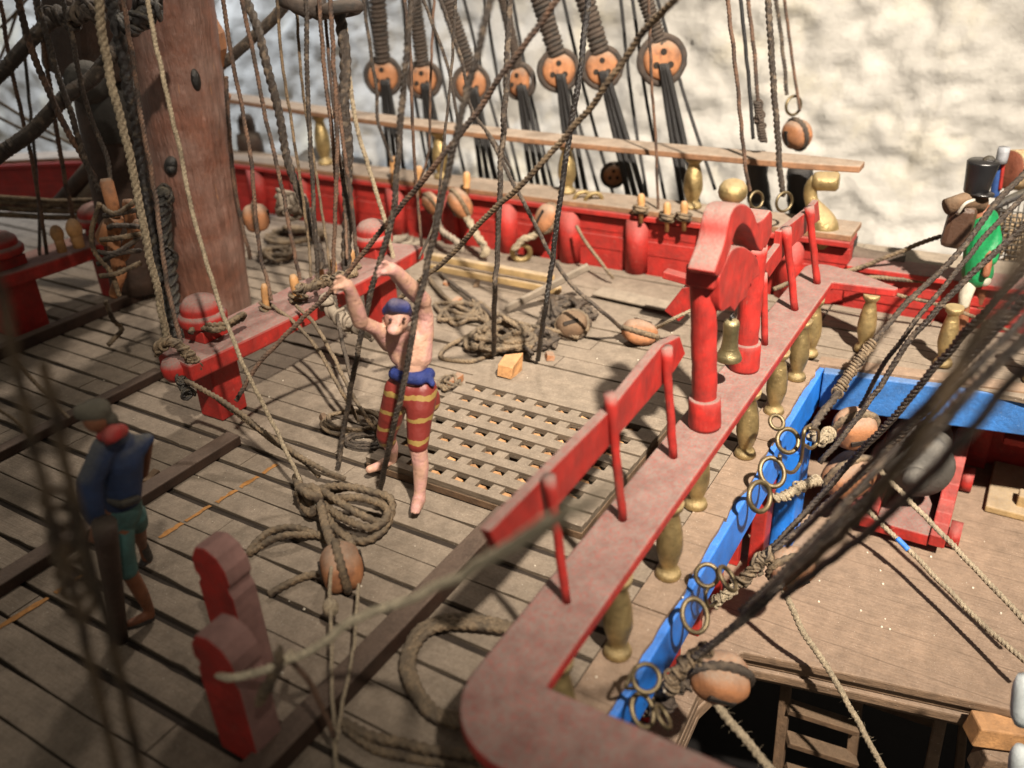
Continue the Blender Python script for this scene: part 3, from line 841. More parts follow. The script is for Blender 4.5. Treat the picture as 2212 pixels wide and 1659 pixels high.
# ================================================================== bitts
def bitts(label, u0, u1, v0, v1, zt, posts, dome):
    t = thing('pin_rail', label, 'pin rail', ((u0 + u1) / 2, (v0 + v1) / 2, 0))
    mb = MB(); n = 10; poly = []
    for i in range(n + 1):
        s_ = i / n; poly.append((u0 + (u1 - u0) * s_, v0 + 0.03 * (abs(2 * s_ - 1)) ** 2 - 0.02))
    for i in range(n + 1):
        s_ = 1 - i / n; poly.append((u0 + 0.03 + (u1 - u0 - 0.06) * s_, v1))
    mb.prism(poly, zt - 0.062, zt)
    link('crosspiece', mb, M['red'], t, bevel=0.008)
    for (u, v, w) in posts:
        mb = MB(); mb.box((u, v, (zt - 0.06) / 2), (w, w * 0.9, zt - 0.062), None, 1.0, 0.002)
        p = link('post', mb, M['redflat'], t, bevel=0.006)
        r = dome
        mb = MB(); mb.box((u, v, zt + 0.022), (w * .9, w * .85, 0.044))
        mb.lathe([(w * .42, 0.0), (r * .80, 0.0), (r * 1.0, 0.012), (r * 1.02, 0.035), (r * .95, 0.045), (r * .84, 0.05), (r * .86, 0.06), (r * .82, 0.078), (r * .6, 0.098), (r * .3, 0.108), (0, 0.11)], (u, v, zt + 0.043), n=28)
        link('domed_head', mb, M['red'], p, bevel=0.003)
    return t
bitts('red pin rail with domed posts standing beside the mast, tan belaying pins along it', 1.53, 2.80, 2.19, 2.40, 0.30, ((1.72, 2.33, 0.12), (2.62, 2.32, 0.11)), 0.08)
bitts('red pin rail with blurred round post head at the far edge behind the ropes', 1.72, 2.40, 3.62, 3.83, 0.30, ((1.83, 3.74, 0.16), (2.31, 3.72, 0.12)), 0.10)

# red timber heads in the near left
def timberhead(label, base, top, w, lean=0.0):
    b = S(*base, 0.0); t = VT(b, *top); h = t[2]
    th = thing('timberhead', label, 'mooring post', b)
    # square post, notched below a rounded head
    prof = [(-w * .50, 0), (w * .50, 0), (w * .50, h * .70), (w * .42, h * .72), (w * .42, h * .75), (w * .52, h * .78), (w * .50, h * .88), (w * .30, h * .98), (0, h * 1.0), (-w * .30, h * .96), (-w * .46, h * .88), (-w * .50, h * .78), (-w * .42, h * .75), (-w * .42, h * .72), (-w * .5, h * .68)]
    mb = MB(); mb.prism([(b[1] + q[0], q[1]) for q in prof], b[0] - w * .30, b[0] + w * .30, axis=0)
    o = link('post_body', mb, [M['redflat'], M['pink']], th, bevel=0.012)
    for p in o.data.polygons:
        n = p.normal
        if n.y < -0.5 or n.z > 0.45: p.material_index = 1
    return th, b, h
timberhead('red post with knobbed head nearest the camera, a pale rope made fast round it', (548, 1612), (524, 1352), 0.118)
timberhead('taller red post with one dusty pink side, standing just behind another', (538, 1440), (492, 1165), 0.11)


# ================================================================== figures
def body(name, caps, mat_, parent, vox=0.0045, smooth=6, ells=()):
    """caps: list of chains [(x, y, Y, rpx), ...]"""
    mb = MB()
    for ch in caps:
        P3 = [PD(x, y, Y) for x, y, Y, r in ch]; R_ = [r * depth(p) / FPX for p, (x, y, Y, r) in zip(P3, ch)]
        path = []; rs = []
        for i in range(len(P3) - 1):
            for k in range(5):
                t = k / 5; path.append(P3[i] * (1 - t) + P3[i + 1] * t); rs.append(R_[i] * (1 - t) + R_[i + 1] * t)
        path.append(P3[-1]); rs.append(R_[-1])
        mb.tube(path, rs, 12)
        for p, r in zip(P3, R_): mb.ell(p, (r, r, r), 12, 8)
    for (x, y, Y, rx, ry, rz) in ells:
        p = PD(x, y, Y); k = depth(p) / FPX
        mb.ell(p, (rx * k, ry * k, rz * k), 14, 10)
    o = link(name, mb, mat_, parent)
    m = o.modifiers.new('merge', 'REMESH'); m.mode = 'VOXEL'; m.voxel_size = vox; m.use_smooth_shade = True
    s_ = o.modifiers.new('soft', 'SMOOTH'); s_.iterations = smooth; s_.factor = 0.5
    return o
skin = mat('painted_skin', (0.56, 0.33, 0.235), 0.5, var=0.22, vscale=18, col2=(0.56, 0.30, 0.27), c2scale=16, c2at=(0.44, 0.58), bump=0.9, bscale=34, speck=(0.32, 0.10, 0.14), spec=0.5)
skin2 = mat('dark_painted_skin', (0.23, 0.09, 0.045), 0.5, var=0.25, vscale=20, bump=0.6, bscale=40)
def stripes(name, c1, c2, period, width):
    m = bpy.data.materials.new(name); m.use_nodes = True; nt = m.node_tree; N = nt.nodes; L = nt.links
    b = N['Principled BSDF']; b.inputs['Roughness'].default_value = 0.5
    tc = N.new('ShaderNodeTexCoord'); sx = N.new('ShaderNodeSeparateXYZ'); L.new(tc.outputs['Object'], sx.inputs[0])
    no = N.new('ShaderNodeTexNoise'); no.inputs['Scale'].default_value = 28; L.new(tc.outputs['Object'], no.inputs['Vector'])
    ad = N.new('ShaderNodeMath'); ad.operation = 'MULTIPLY_ADD'; L.new(no.outputs['Fac'], ad.inputs[0]); ad.inputs[1].default_value = 0.022; L.new(sx.outputs[2], ad.inputs[2])
    md = N.new('ShaderNodeMath'); md.operation = 'PINGPONG'; L.new(ad.outputs[0], md.inputs[0]); md.inputs[1].default_value = period / 2
    lt = N.new('ShaderNodeMath'); lt.operation = 'LESS_THAN'; L.new(md.outputs[0], lt.inputs[0]); lt.inputs[1].default_value = width / 2
    mx = N.new('ShaderNodeMix'); mx.data_type = 'RGBA'; L.new(lt.outputs[0], mx.inputs[0]); mx.inputs[6].default_value = (*c1, 1); mx.inputs[7].default_value = (*c2, 1)
    L.new(mx.outputs[2], b.inputs['Base Color'])
    bp = N.new('ShaderNodeBump'); bp.inputs['Strength'].default_value = 0.6; bp.inputs['Distance'].default_value = 0.004
    n2 = N.new('ShaderNodeTexNoise'); n2.inputs['Scale'].default_value = 40; L.new(tc.outputs['Object'], n2.inputs['Vector']); L.new(n2.outputs['Fac'], bp.inputs['Height']); L.new(bp.outputs[0], b.inputs['Normal'])
    return m
def fingers(cx, cy, Y, ang, spread, L_, r, n=4, curl=0.5, thumb=1):
    """finger chains from a palm at a pixel: unequal lengths, bent towards the camera"""
    out = []
    for i in range(n):
        a_ = ang + (i - (n - 1) / 2) * spread; ln = L_ * (0.82, 1.0, 0.95, 0.75)[i % 4]
        ox, oy = -math.sin(ang) * (i - (n - 1) / 2) * r * 1.9, math.cos(ang) * (i - (n - 1) / 2) * r * 1.9
        x0, y0 = cx + ox, cy + oy
        x1, y1 = x0 + math.cos(a_) * ln * .55, y0 + math.sin(a_) * ln * .55
        x2, y2 = x1 + math.cos(a_ + curl) * ln * .45, y1 + math.sin(a_ + curl) * ln * .45
        out.append([(x0, y0, Y, r), (x1, y1, Y - 0.008, r * .95), (x2, y2, Y - 0.02, r * .8)])
    ta = ang + thumb * 1.15
    out.append([(cx + math.cos(ta) * r * 1.5, cy + math.sin(ta) * r * 1.5, Y, r * 1.15), (cx + math.cos(ta) * L_ * .45, cy + math.sin(ta) * L_ * .45, Y - 0.012, r), (cx + math.cos(ta - .5 * thumb) * L_ * .72, cy + math.sin(ta - .5 * thumb) * L_ * .72, Y - 0.02, r * .8)])
    return out
# --- bare chested sailor hauling on a rope
t_p = thing('person', 'painted bare chested sailor figure in red and yellow striped trousers hauling with both arms raised', 'person', S(905, 1100, 0))
caps = [
    [(886, 850, 2.12, 32), (890, 806, 2.12, 32), (887, 765, 2.12, 35), (882, 738, 2.12, 35)],
    [(903, 770, 2.12, 31), (908, 730, 2.13, 28)], [(868, 765, 2.12, 28), (854, 735, 2.11, 25)],
    [(864, 742, 2.10, 20), (858, 705, 2.07, 17)],
    [(914, 724, 2.13, 24), (918, 684, 2.13, 19), (912, 650, 2.11, 17)], [(914, 650, 2.11, 19), (884, 620, 2.06, 20), (856, 590, 2.01, 17), (845, 581, 1.99, 15)],
    [(842, 738, 2.10, 24), (812, 710, 2.05, 16), (778, 694, 2.01, 15)], [(778, 694, 2.01, 18), (767, 660, 1.99, 18), (757, 630, 1.97, 14), (750, 616, 1.96, 14)],
    [(908, 852, 2.11, 29), (905, 905, 2.08, 26), (903, 965, 2.06, 20), (909, 1010, 2.06, 18), (907, 1060, 2.045, 13), (905, 1080, 2.04, 15)],
    [(905, 1078, 2.045, 15), (899, 1096, 2.00, 13)], [(891, 1099, 1.995, 4.5), (890, 1106, 1.985, 4)], [(897, 1101, 1.99, 4.5), (896, 1108, 1.98, 4)], [(903, 1100, 1.995, 4), (903, 1107, 1.985, 4)],
    [(864, 852, 2.13, 29), (845, 895, 2.14, 25), (833, 935, 2.15, 19), (846, 968, 2.20, 15), (848, 992, 2.24, 11)], [(846, 992, 2.24, 12), (815, 1008, 2.22, 10), (798, 1014, 2.20, 9)],
    [(862, 690, 2.03, 3.5), (861, 700, 2.025, 4)],
] + fingers(838, 582, 1.985, 3.5, 0.16, 26, 4.2, curl=-0.9, thumb=-1) + fingers(742, 612, 1.955, 3.3, 0.18, 26, 4.2, curl=-0.9, thumb=-1)
body('person_body', caps, skin, t_p, 0.0042, 3, ells=((857, 684, 2.06, 27, 28, 36), (852, 712, 2.03, 17, 17, 13), (829, 690, 2.07, 4, 5, 8), (886, 690, 2.07, 4, 5, 8)))
trous = stripes('striped_trousers', (0.155, 0.02, 0.015), (0.26, 0.17, 0.05), 0.062, 0.014)
body('trousers', [[(886, 836, 2.12, 38), (886, 848, 2.12, 39)], [(912, 842, 2.11, 34), (908, 880, 2.09, 32), (905, 912, 2.08, 28), (903, 958, 2.06, 23.5)], [(862, 842, 2.13, 33), (846, 895, 2.14, 28), (834, 938, 2.15, 22), (836, 948, 2.16, 21)], [(925, 858, 2.14, 26), (927, 868, 2.14, 25)]], trous, t_p, 0.0045, 4)
body('sash', [[(855, 808, 2.11, 15), (872, 814, 2.085, 16), (905, 818, 2.08, 16), (926, 808, 2.11, 15)], [(926, 812, 2.09, 9), (934, 830, 2.08, 7)], [(856, 808, 2.15, 18), (920, 812, 2.15, 18)]], mat('navy_paint', (0.02, 0.035, 0.16), 0.45, var=0.4, bump=0.8), t_p, 0.0045, 3)
body('head_scarf', [[(836, 672, 2.06, 12), (852, 660, 2.035, 17), (872, 664, 2.05, 16), (884, 678, 2.08, 9)]], mat('blue_scarf', (0.015, 0.03, 0.16), 0.4, var=0.4, bump=0.8, dust=0.3), t_p, 0.004, 3, ells=((858, 668, 2.075, 29, 29, 24),))
mb = MB()
for x, y, Y in ((843, 691, 2.022), (873, 689, 2.022)): mb.ell(PD(x, y, Y), (0.005, 0.005, 0.004), 8, 6)

link('eyes', mb, mat('dark_face_paint', (0.04, 0.015, 0.012), 0.5, bump=0), t_p)
# --- man in the blue shirt
t_p2 = thing('person', 'painted figure in blue shirt, red neckerchief and teal breeches with his back half turned', 'person', S(310, 1338, 0))
caps = [[(262, 1095, 1.62, 36), (262, 1050, 1.62, 34), (258, 985, 1.62, 42), (250, 955, 1.62, 34)], [(240, 945, 1.60, 16), (218, 915, 1.58, 16)],
        [(226, 968, 1.58, 24), (196, 1045, 1.54, 20), (212, 1120, 1.53, 13), (208, 1148, 1.52, 13)],
        [(296, 965, 1.64, 22), (322, 948, 1.68, 11), (316, 1000, 1.70, 9), (312, 1025, 1.70, 9)],
        [(258, 1105, 1.62, 30), (262, 1190, 1.60, 24), (278, 1235, 1.60, 18), (304, 1280, 1.62, 16), (322, 1315, 1.63, 11), (324, 1328, 1.63, 11)], [(324, 1326, 1.63, 11), (292, 1342, 1.60, 10), (276, 1348, 1.59, 9)],
        [(282, 1105, 1.66, 28), (298, 1145, 1.70, 18), (308, 1180, 1.76, 10), (318, 1208, 1.79, 12)]] + fingers(206, 1152, 1.515, 1.3, 0.15, 22, 4, curl=0.5, thumb=1)
body('person_body', caps, skin2, t_p2, 0.0048, 5, ells=((207, 905, 1.57, 28, 28, 32),))
body('shirt', [[(262, 1075, 1.62, 41), (264, 1040, 1.62, 42), (258, 985, 1.62, 50), (252, 962, 1.62, 40)], [(228, 966, 1.585, 29), (194, 1040, 1.54, 27), (198, 1090, 1.53, 25), (208, 1120, 1.53, 20)], [(292, 965, 1.64, 28), (320, 948, 1.67, 14)]], mat('blue_shirt', (0.022, 0.04, 0.10), 0.8, dust=0.9, dustcol=(0.12, 0.12, 0.11), bump=0.5), t_p2, 0.005, 5)
body('breeches', [[(268, 1090, 1.62, 38), (264, 1110, 1.62, 37)], [(256, 1120, 1.62, 32), (262, 1190, 1.60, 29), (274, 1230, 1.60, 24)], [(286, 1112, 1.65, 30), (296, 1130, 1.68, 24)]], mat('teal_breeches', (0.06, 0.16, 0.15), 0.7, dust=0.3, bump=0.4), t_p2, 0.005, 5)
body('neckerchief', [[(222, 940, 1.57, 15), (245, 935, 1.56, 20), (262, 930, 1.60, 16)], [(238, 945, 1.55, 16), (232, 955, 1.55, 8)]], mat('red_cloth', (0.42, 0.03, 0.03), 0.6, bump=0.4, dust=0.2), t_p2, 0.005, 4)
body('cap', [[(178, 890, 1.56, 20), (240, 905, 1.58, 16)]], mat('grey_felt', (0.11, 0.10, 0.075), 0.9, dust=0.5, dustcol=(0.17, 0.155, 0.12), bump=0.8), t_p2, 0.005, 4, ells=((206, 886, 1.575, 34, 34, 25),))
body('shoe', [[(326, 1336, 1.63, 9), (298, 1350, 1.60, 8), (272, 1356, 1.585, 7)]], M['tar'], t_p2, 0.004, 3)
body('boot', [[(310, 1178, 1.76, 11), (318, 1205, 1.79, 13), (308, 1218, 1.78, 9)]], M['tar'], t_p2, 0.004, 3)
body('belt', [[(240, 1080, 1.585, 10), (262, 1090, 1.575, 10), (296, 1078, 1.59, 10)]], M['tar'], t_p2, 0.004, 2)
mb = MB(); a = PD(225, 1130, 1.50); b = S(262, 1382, 0.004)
mb.tube([a + (b - a) * i / 8 for i in range(9)], [0.026 - 0.010 * i / 8 for i in range(9)], 14)
o = link('wooden_pole', mb, M['mastdark'], origin=b); tag(o, 'dark tapering pole held upright by the blue shirted figure', 'pole')
# --- soldier in the green coat
t_p3 = thing('person', 'painted soldier figure in green coat and tall black shako wearing a brown knapsack', 'person', S(2088, 742, 0))
caps = [[(2112, 560, 3.04, 24), (2118, 500, 3.04, 27), (2120, 462, 3.04, 24)], [(2115, 445, 3.04, 12), (2112, 428, 3.04, 12)],
        [(2098, 600, 3.04, 17), (2084, 640, 3.04, 13), (2080, 690, 3.04, 12), (2080, 735, 3.04, 11)], [(2125, 600, 3.09, 17), (2122, 640, 3.11, 13), (2116, 690, 3.11, 11), (2114, 730, 3.11, 11)], [(2080, 738, 3.04, 11), (2066, 746, 2.99, 8)],
        [(2138, 470, 3.05, 14), (2146, 520, 3.02, 12), (2136, 560, 2.98, 9), (2130, 592, 2.97, 9)]] + fingers(2128, 594, 3.215, 2.0, 0.15, 16, 3, curl=0.5)
body('person_body', caps, skin2, t_p3, 0.0065, 4, ells=((2113, 428, 3.03, 21, 21, 26),))
body('green_coat', [[(2112, 590, 3.04, 32), (2112, 540, 3.04, 29), (2120, 490, 3.04, 31), (2122, 466, 3.04, 26)], [(2136, 470, 3.05, 19), (2147, 520, 3.02, 17), (2140, 560, 2.99, 15)]], mat('green_coat', (0.008, 0.22, 0.07), 0.4, var=0.2, bump=0.5, spec=0.5), t_p3, 0.0065, 4)
body('white_breeches', [[(2099, 596, 3.04, 18), (2085, 640, 3.03, 14), (2082, 656, 3.03, 12)], [(2124, 600, 3.01, 15), (2127, 606, 3.01, 14)]], mat('white_paint', (0.5, 0.47, 0.38), 0.6, var=0.2, bump=0.4), t_p3, 0.0065, 3)
q = PD(2107, 416, 3.02); k = depth(q) / FPX
mb = MB(); mb.lathe([(23 * k, 0), (25 * k, 3 * k), (28 * k, 32 * k), (32 * k, 62 * k), (32 * k, 66 * k), (29 * k, 69 * k), (0, 70 * k)], q, (0.06, -0.04, 1), n=26)
mb.lathe([(25 * k, -1 * k), (26 * k, 2 * k), (20 * k, 4 * k)], q + np.array([-0.01, -0.02, 0]), (0.06, -0.04, 1), n=26)
s1 = link('shako', mb, mat('black_gloss', (0.008, 0.008, 0.009), 0.25, grime=0, dust=0.06, dustcol=(0.16, 0.14, 0.12), bump=0.2, spec=0.6), t_p3)
mb = MB(); mb.ell(PD(2136, 347, 3.02), (0.022, 0.022, 0.018), 12, 8); link('pompom', mb, M['tar'], s1)
mb = MB(); mb.box(PD(2072, 488, 3.02), (0.075, 0.10, 0.165), Matrix.Rotation(0.05, 3, 'X'), 0.92)
kn = link('knapsack', mb, mat('brown_knapsack', (0.06, 0.03, 0.018), 0.4, dust=0.4, dustcol=(0.17, 0.12, 0.08), bump=0.4, spec=0.5), t_p3, bevel=0.022)
mb = MB(); c_ = PD(2080, 444, 3.01); mb.tube([c_ + np.array([-0.04, 0.05, 0.0]), c_ + np.array([0.0, 0.0, 0.018]), c_ + np.array([0.05, -0.06, 0.0])], 0.03, 14); link('blanket_roll', mb, M['bark'], kn)
mb = MB(); mb.tube(catmull([PD(2068, 462, 2.94), PD(2085, 440, 2.92), PD(2104, 432, 2.94)], 0.01), 0.006, 8); link('strap', mb, mat('pale_strap', (0.5, 0.47, 0.4), 0.5), kn)
# musket stock and standard beside him
t_b = thing('flag_roll', 'blue and white rolled colours with red edge leaning beside the black shako', 'flag', PD(2150, 425, 3.4))
mb = MB(); mb.tube(catmull([PD(2148, 425, 3.4), PD(2156, 370, 3.4), PD(2166, 322, 3.4)], 0.012), 0.018, 12); link('blue_cloth', mb, mat('navy_cloth', (0.02, 0.06, 0.2), 0.6), t_b)
mb = MB(); mb.tube(catmull([PD(2162, 352, 3.37), PD(2170, 318, 3.37)], 0.012), 0.022, 12); link('white_tip', mb, mat('white_cloth', (0.25, 0.26, 0.28), 0.6), t_b)
mb = MB(); mb.tube(catmull([PD(2160, 410, 3.38), PD(2168, 350, 3.38)], 0.012), 0.007, 12); link('red_edge', mb, M['redflat'], t_b)

# basket and hammock netting at the far right
t_k = thing('wicker_basket', 'tan woven basket lying on its side with a brown hollow end', 'basket', PD(2180, 368, 3.6))
a = PD(2178, 366, 3.6); b = PD(2330, 372, 3.75); d = (b - a) / np.linalg.norm(b - a)
mb = MB(); prof = []
R_ = 40 * depth(a) / FPX
for i in range(30): prof.append((R_ * (1 + 0.035 * (i % 2) + 0.10 * math.sin(math.pi * i / 29)), i * 0.012))
mb.lathe(prof, a, d, n=30); link('weave', mb, mat('straw_weave', (0.50, 0.36, 0.2), 0.8, bump=1.0, bscale=80, var=0.35, vscale=40), t_k)
mb = MB(); mb.lathe([(R_ * .98, -0.006), (R_ * .94, -0.01), (0.01, -0.004)], a, d, n=30); link('hollow_end', mb, mat('brown_end', (0.17, 0.05, 0.025), 0.6, var=0.3, bump=0.6), t_k)
t_n = thing('hammock_netting', 'dark square mesh netting over pale rolled hammocks at the far right', 'netting', PD(2180, 560, 3.45))
random.seed(9)
mb = MB()
for i in range(26):
    mb.ell(PD(random.uniform(2128, 2300), random.uniform(470, 600), 3.50), (0.05, 0.05, 0.04), 9, 6)
link('hammock', mb, mat('canvas_roll', (0.34, 0.25, 0.15), 0.85, var=0.4, vscale=14, bump=0.7, dust=0.3), t_n)
mb = MB()
for i in range(16):
    x = 2120 + i * 12; mb.tube([PD(x + 22, 440, 3.41), PD(x - 4, 590, 3.41)], 0.0032, 6)
for j in range(13):
    y = 444 + j * 12; mb.tube([PD(2126 - j * 0, y + 8, 3.405), PD(2330, y + 26, 3.405)], 0.0032, 6)
link('mesh_cord', mb, M['tar'], t_n)
mb = MB(); mb.tube(catmull([PD(2120, 462, 3.4), PD(2160, 440, 3.4), PD(2250, 400, 3.4)], 0.02), 0.018, 10); link('edge_rope', mb, M['tar'], t_n)

# ================================================================== gun on the lower deck
t_g = thing('ship_gun', 'dusty grey gun barrel on a red wooden carriage under the blue beam', 'cannon', (3.02, 0.16, ZM))
mb = MB(); a = np.array([2.93, 0.15, -0.30]); dd = Vector((1.0, 0.10, 0.0)).normalized()
mb.lathe([(0.0, -0.10), (0.04, -0.09), (0.045, -0.06), (0.026, -0.045), (0.04, -0.035), (0.085, -0.02), (0.12, 0.0), (0.128, 0.03), (0.12, 0.05), (0.112, 0.10), (0.115, 0.24), (0.10, 0.26), (0.085, 0.55)], a, dd, n=28)
link('barrel', mb, M['grey'], t_g)
for v in (0.03, 0.27):
    mb = MB(); mb.prism([(2.84, ZM + 0.05), (3.5, ZM + 0.05), (3.5, ZM + 0.26), (3.25, ZM + 0.26), (3.18, ZM + 0.2), (3.05, ZM + 0.2), (3.02, ZM + 0.14), (2.94, ZM + 0.14), (2.92, ZM + 0.10), (2.84, ZM + 0.10)], v - 0.027, v + 0.027, axis=1)
    link('carriage_cheek', mb, M['redflat'], t_g, bevel=0.005)
mb = MB(); mb.box((3.0, 0.15, ZM + 0.06), (0.30, 0.185, 0.05)); link('carriage_bed', mb, M['red'], t_g, bevel=0.005)
for u in (2.95, 3.35):
    mb = MB(); mb.bar((u, -0.04, ZM + 0.035), (u, 0.34, ZM + 0.035), 0.05, 0.05); link('axle', mb, M['redflat'], t_g, bevel=0.004)
    for v in (-0.02, 0.32):
        mb = MB(); mb.lathe([(0.05, -0.02), (0.05, 0.02)], (u, v, ZM + 0.05), (0, 1, 0), n=20); link('truck_wheel', mb, M['redflat'], t_g)
mb = MB(); mb.box(PU(2003, 945, 3.53), (0.02, 0.16, 0.24)); o = link('gun_port', mb, mat('painted_port_daylight', (0.7, 0.68, 0.62), 0.8, bump=0.2), bevel=0.004)  # solid pale panel; daylight through the port is put into its colour
tag(o, 'pale square gun port with painted daylight beyond the grey barrel', 'gun port')

# ================================================================== down in the waist: ladder, posts, raw timber
t_l = thing('ladder', 'shadowed wooden ladder going down into the dark opening', 'ladder', PD(1770, 1560, 2.12))
for x0, y0, x1, y1 in ((1703, 1440, 1676, 1700), (1857, 1482, 1832, 1700)):
    mb = MB(); mb.bar(PD(x0, y0, 2.12), PD(x1, y1, 1.98), 0.035, 0.035, (0, -1, 0)); link('stringer', mb, M['bark'], t_l, bevel=0.003)
for y0, y1, dY in ((1525, 1572, 0.06), (1595, 1642, 0.10), (1665, 1710, 0.15)):
    mb = MB(); mb.bar(PD(1700, y0, 2.12 - dY), PD(1848, y1, 2.10 - dY), 0.06, 0.022); link('tread', mb, M['bark'], t_l, bevel=0.003)
def timber(label, a, b, w, h, m, name='timber', cat='timber', up=(0, 0, 1)):
    mb = MB(); mb.bar(a, b, w, h, up); o = link(name, mb, m, origin=a, bevel=0.006); tag(o, label, cat); return o
timber('light brown flat post standing in the opening right of the ladder', PD(2040, 1512, 2.0), PD(1990, 1760, 1.86), 0.065, 0.04, M['maindeck'], up=(0, -1, 0), name='pillar', cat='post')
timber('grooved brown panel post beside the light brown flat post', PD(2085, 1528, 1.98), PD(2062, 1760, 1.86), 0.055, 0.03, M['bark'], up=(0, -1, 0), name='pillar', cat='post')
timber('crosswise shadowed beam between ladder and light brown post', PD(1868, 1505, 2.16), PD(2030, 1560, 2.08), 0.05, 0.035, M['bark'])
timber('pale raw timber end jutting in from the right below the deck edge', PD(2098, 1572, 1.72), PD(2300, 1600, 1.70), 0.075, 0.075, M['raw'], name='raw_timber')
timber('short square raw timber block under the jutting pale timber', PD(2110, 1640, 1.70), PD(2175, 1650, 1.69), 0.08, 0.10, M['maindeck'], name='raw_block')
timber('rounded raw wood wedge on top of the jutting pale timber', PD(2100, 1535, 1.80), PD(2165, 1560, 1.78), 0.05, 0.04, M['raw'], name='wedge')
mb = MB(); a = PD(2216, 1460, 1.5); b = PD(2206, 1566, 1.46)
mb.tube([a + (b - a) * i / 6 for i in range(7)], [0.018, 0.026, 0.028, 0.028, 0.028, 0.026, 0.016], 16)
o = link('painted_bollard', mb, mat('pale_blue_white_paint', (0.5, 0.55, 0.56), 0.6, var=0.15, bump=0.3), origin=b); tag(o, 'blurred pale blue white rounded post at the right edge above another', 'post')
mb = MB(); a = PD(2204, 1612, 1.46); b = PD(2198, 1700, 1.44)
mb.tube([a + (b - a) * i / 6 for i in range(7)], [0.012, 0.022, 0.025, 0.025, 0.025, 0.022, 0.014], 16)
o = link('painted_bollard', mb, bpy.data.materials['pale_blue_white_paint'], origin=b); tag(o, 'blurred pale blue white rounded post in the bottom right corner', 'post')

# ================================================================== small gear on deck
timber('long yellowish spare spar lying along the red side wall, upper one', S(925, 553, 0.09), S(1195, 603, 0.09), 0.035, 0.035, M['spar'], name='spare_spar', cat='spar')
timber('long yellowish spare spar lying against the deck, lower one of two', S(930, 575, 0.04), S(1210, 628, 0.04), 0.035, 0.035, M['spar'], name='spare_spar', cat='spar')
timber('short grey wooden spar leaning up towards the red side wall', S(1092, 668, 0.02), PD(1272, 575, 3.45), 0.03, 0.03, M['greywood'], name='loose_spar', cat='spar')
timber('dusty grey plank lying by the red wall left of the belfry', S(1290, 628, 0.02), S(1470, 668, 0.02), 0.10, 0.012, M['greywood'], name='loose_plank', cat='plank')
# red knee behind the belfry post
t_kn = thing('red_knee', 'red angular cleat bracket with dusty pink slope left of the tall belfry post', 'bracket', S(1470, 690, 0))
mb = MB(); mb.prism([(PU(x, y, 3.0)[1], PU(x, y, 3.0)[2]) for x, y in ((1438, 668), (1478, 618), (1520, 605), (1520, 640), (1470, 692))], 2.98, 3.08, axis=0); link('slope', mb, M['red'], t_kn, bevel=0.005)
mb = MB(); mb.bar(PU(1436, 590, 3.0), PU(1515, 612, 3.0), 0.05, 0.03); link('arm', mb, M['redflat'], t_kn, bevel=0.004)
# grey domed cap and dark stepped bollard behind the bulwark
t_d = thing('domed_vent', 'grey dusty dome with black brim sitting on the far red wall', 'dome', PU(690, 345, 3.85))
q = PU(693, 362, 3.85)
mb = MB(); mb.lathe([(0.16, 0.0), (0.155, 0.03), (0.13, 0.075), (0.09, 0.105), (0.04, 0.12), (0, 0.122)], q, n=28); link('dome', mb, M['grey'], t_d)
mb = MB(); mb.lathe([(0.12, -0.03), (0.27, -0.015), (0.28, 0.0), (0.16, 0.012)], q + np.array([0.05, 0.0, -0.01]), n=28); link('brim', mb, M['black'], t_d)
t_x = thing('dark_bollard', 'blurred dark stepped knob standing on the far red wall against white plaster', 'bollard', PU(545, 335, 3.85))
q = PU(545, 338, 3.85)
mb = MB(); mb.lathe([(0.085, 0), (0.08, 0.10), (0.072, 0.145), (0.05, 0.15), (0.055, 0.18), (0.05, 0.23), (0.035, 0.262), (0, 0.27)], q, n=22); link('knob', mb, M['mastdark'], t_x)
# trim: dark wedge of the channel aft
# debris of orange wood
random.seed(12)
def chip(label, x, y, L_, w, h, ang, m='raw', z=0.0):
    q = S(x, y, z + h / 2); mb = MB(); mb.box(q, (w, L_, h), Matrix.Rotation(ang, 3, 'Z') @ Matrix.Rotation(0.15, 3, 'X'), 0.8, h * 0.22)
    o = link('wood_chip', mb, M[m], origin=q, bevel=0.003); tag(o, label, 'wood chip')
chip('bright orange broken block of wood among tangled rope before the grating', 1100, 790, 0.06, 0.10, 0.065, 0.25, 'raw')
chip('small orange splinter lying right of the bright broken block', 1188, 768, 0.035, 0.05, 0.02, 0.7, 'wood')
chip('reddish flake lying on the grey planks near the spare spars', 1030, 612, 0.03, 0.08, 0.012, 0.5, 'bark')
chip('orange chip beside the thin diagonal rope beyond the sailor', 965, 608, 0.03, 0.06, 0.02, 0.3, 'wood')
chip('flat orange sliver beyond the raised arm of the sailor', 985, 648, 0.03, 0.08, 0.012, 0.1, 'wood')
chip('orange wooden chip by the striped trousers at the grating corner', 985, 822, 0.03, 0.08, 0.03, 0.0, 'wood')
chip('thin brown splinter left of the small rope coil', 700, 905, 0.02, 0.07, 0.02, 0.9, 'bark')
chip('brown wedge on the deck right of the blue shirted figure', 325, 1030, 0.03, 0.08, 0.02, 0.4, 'bark')

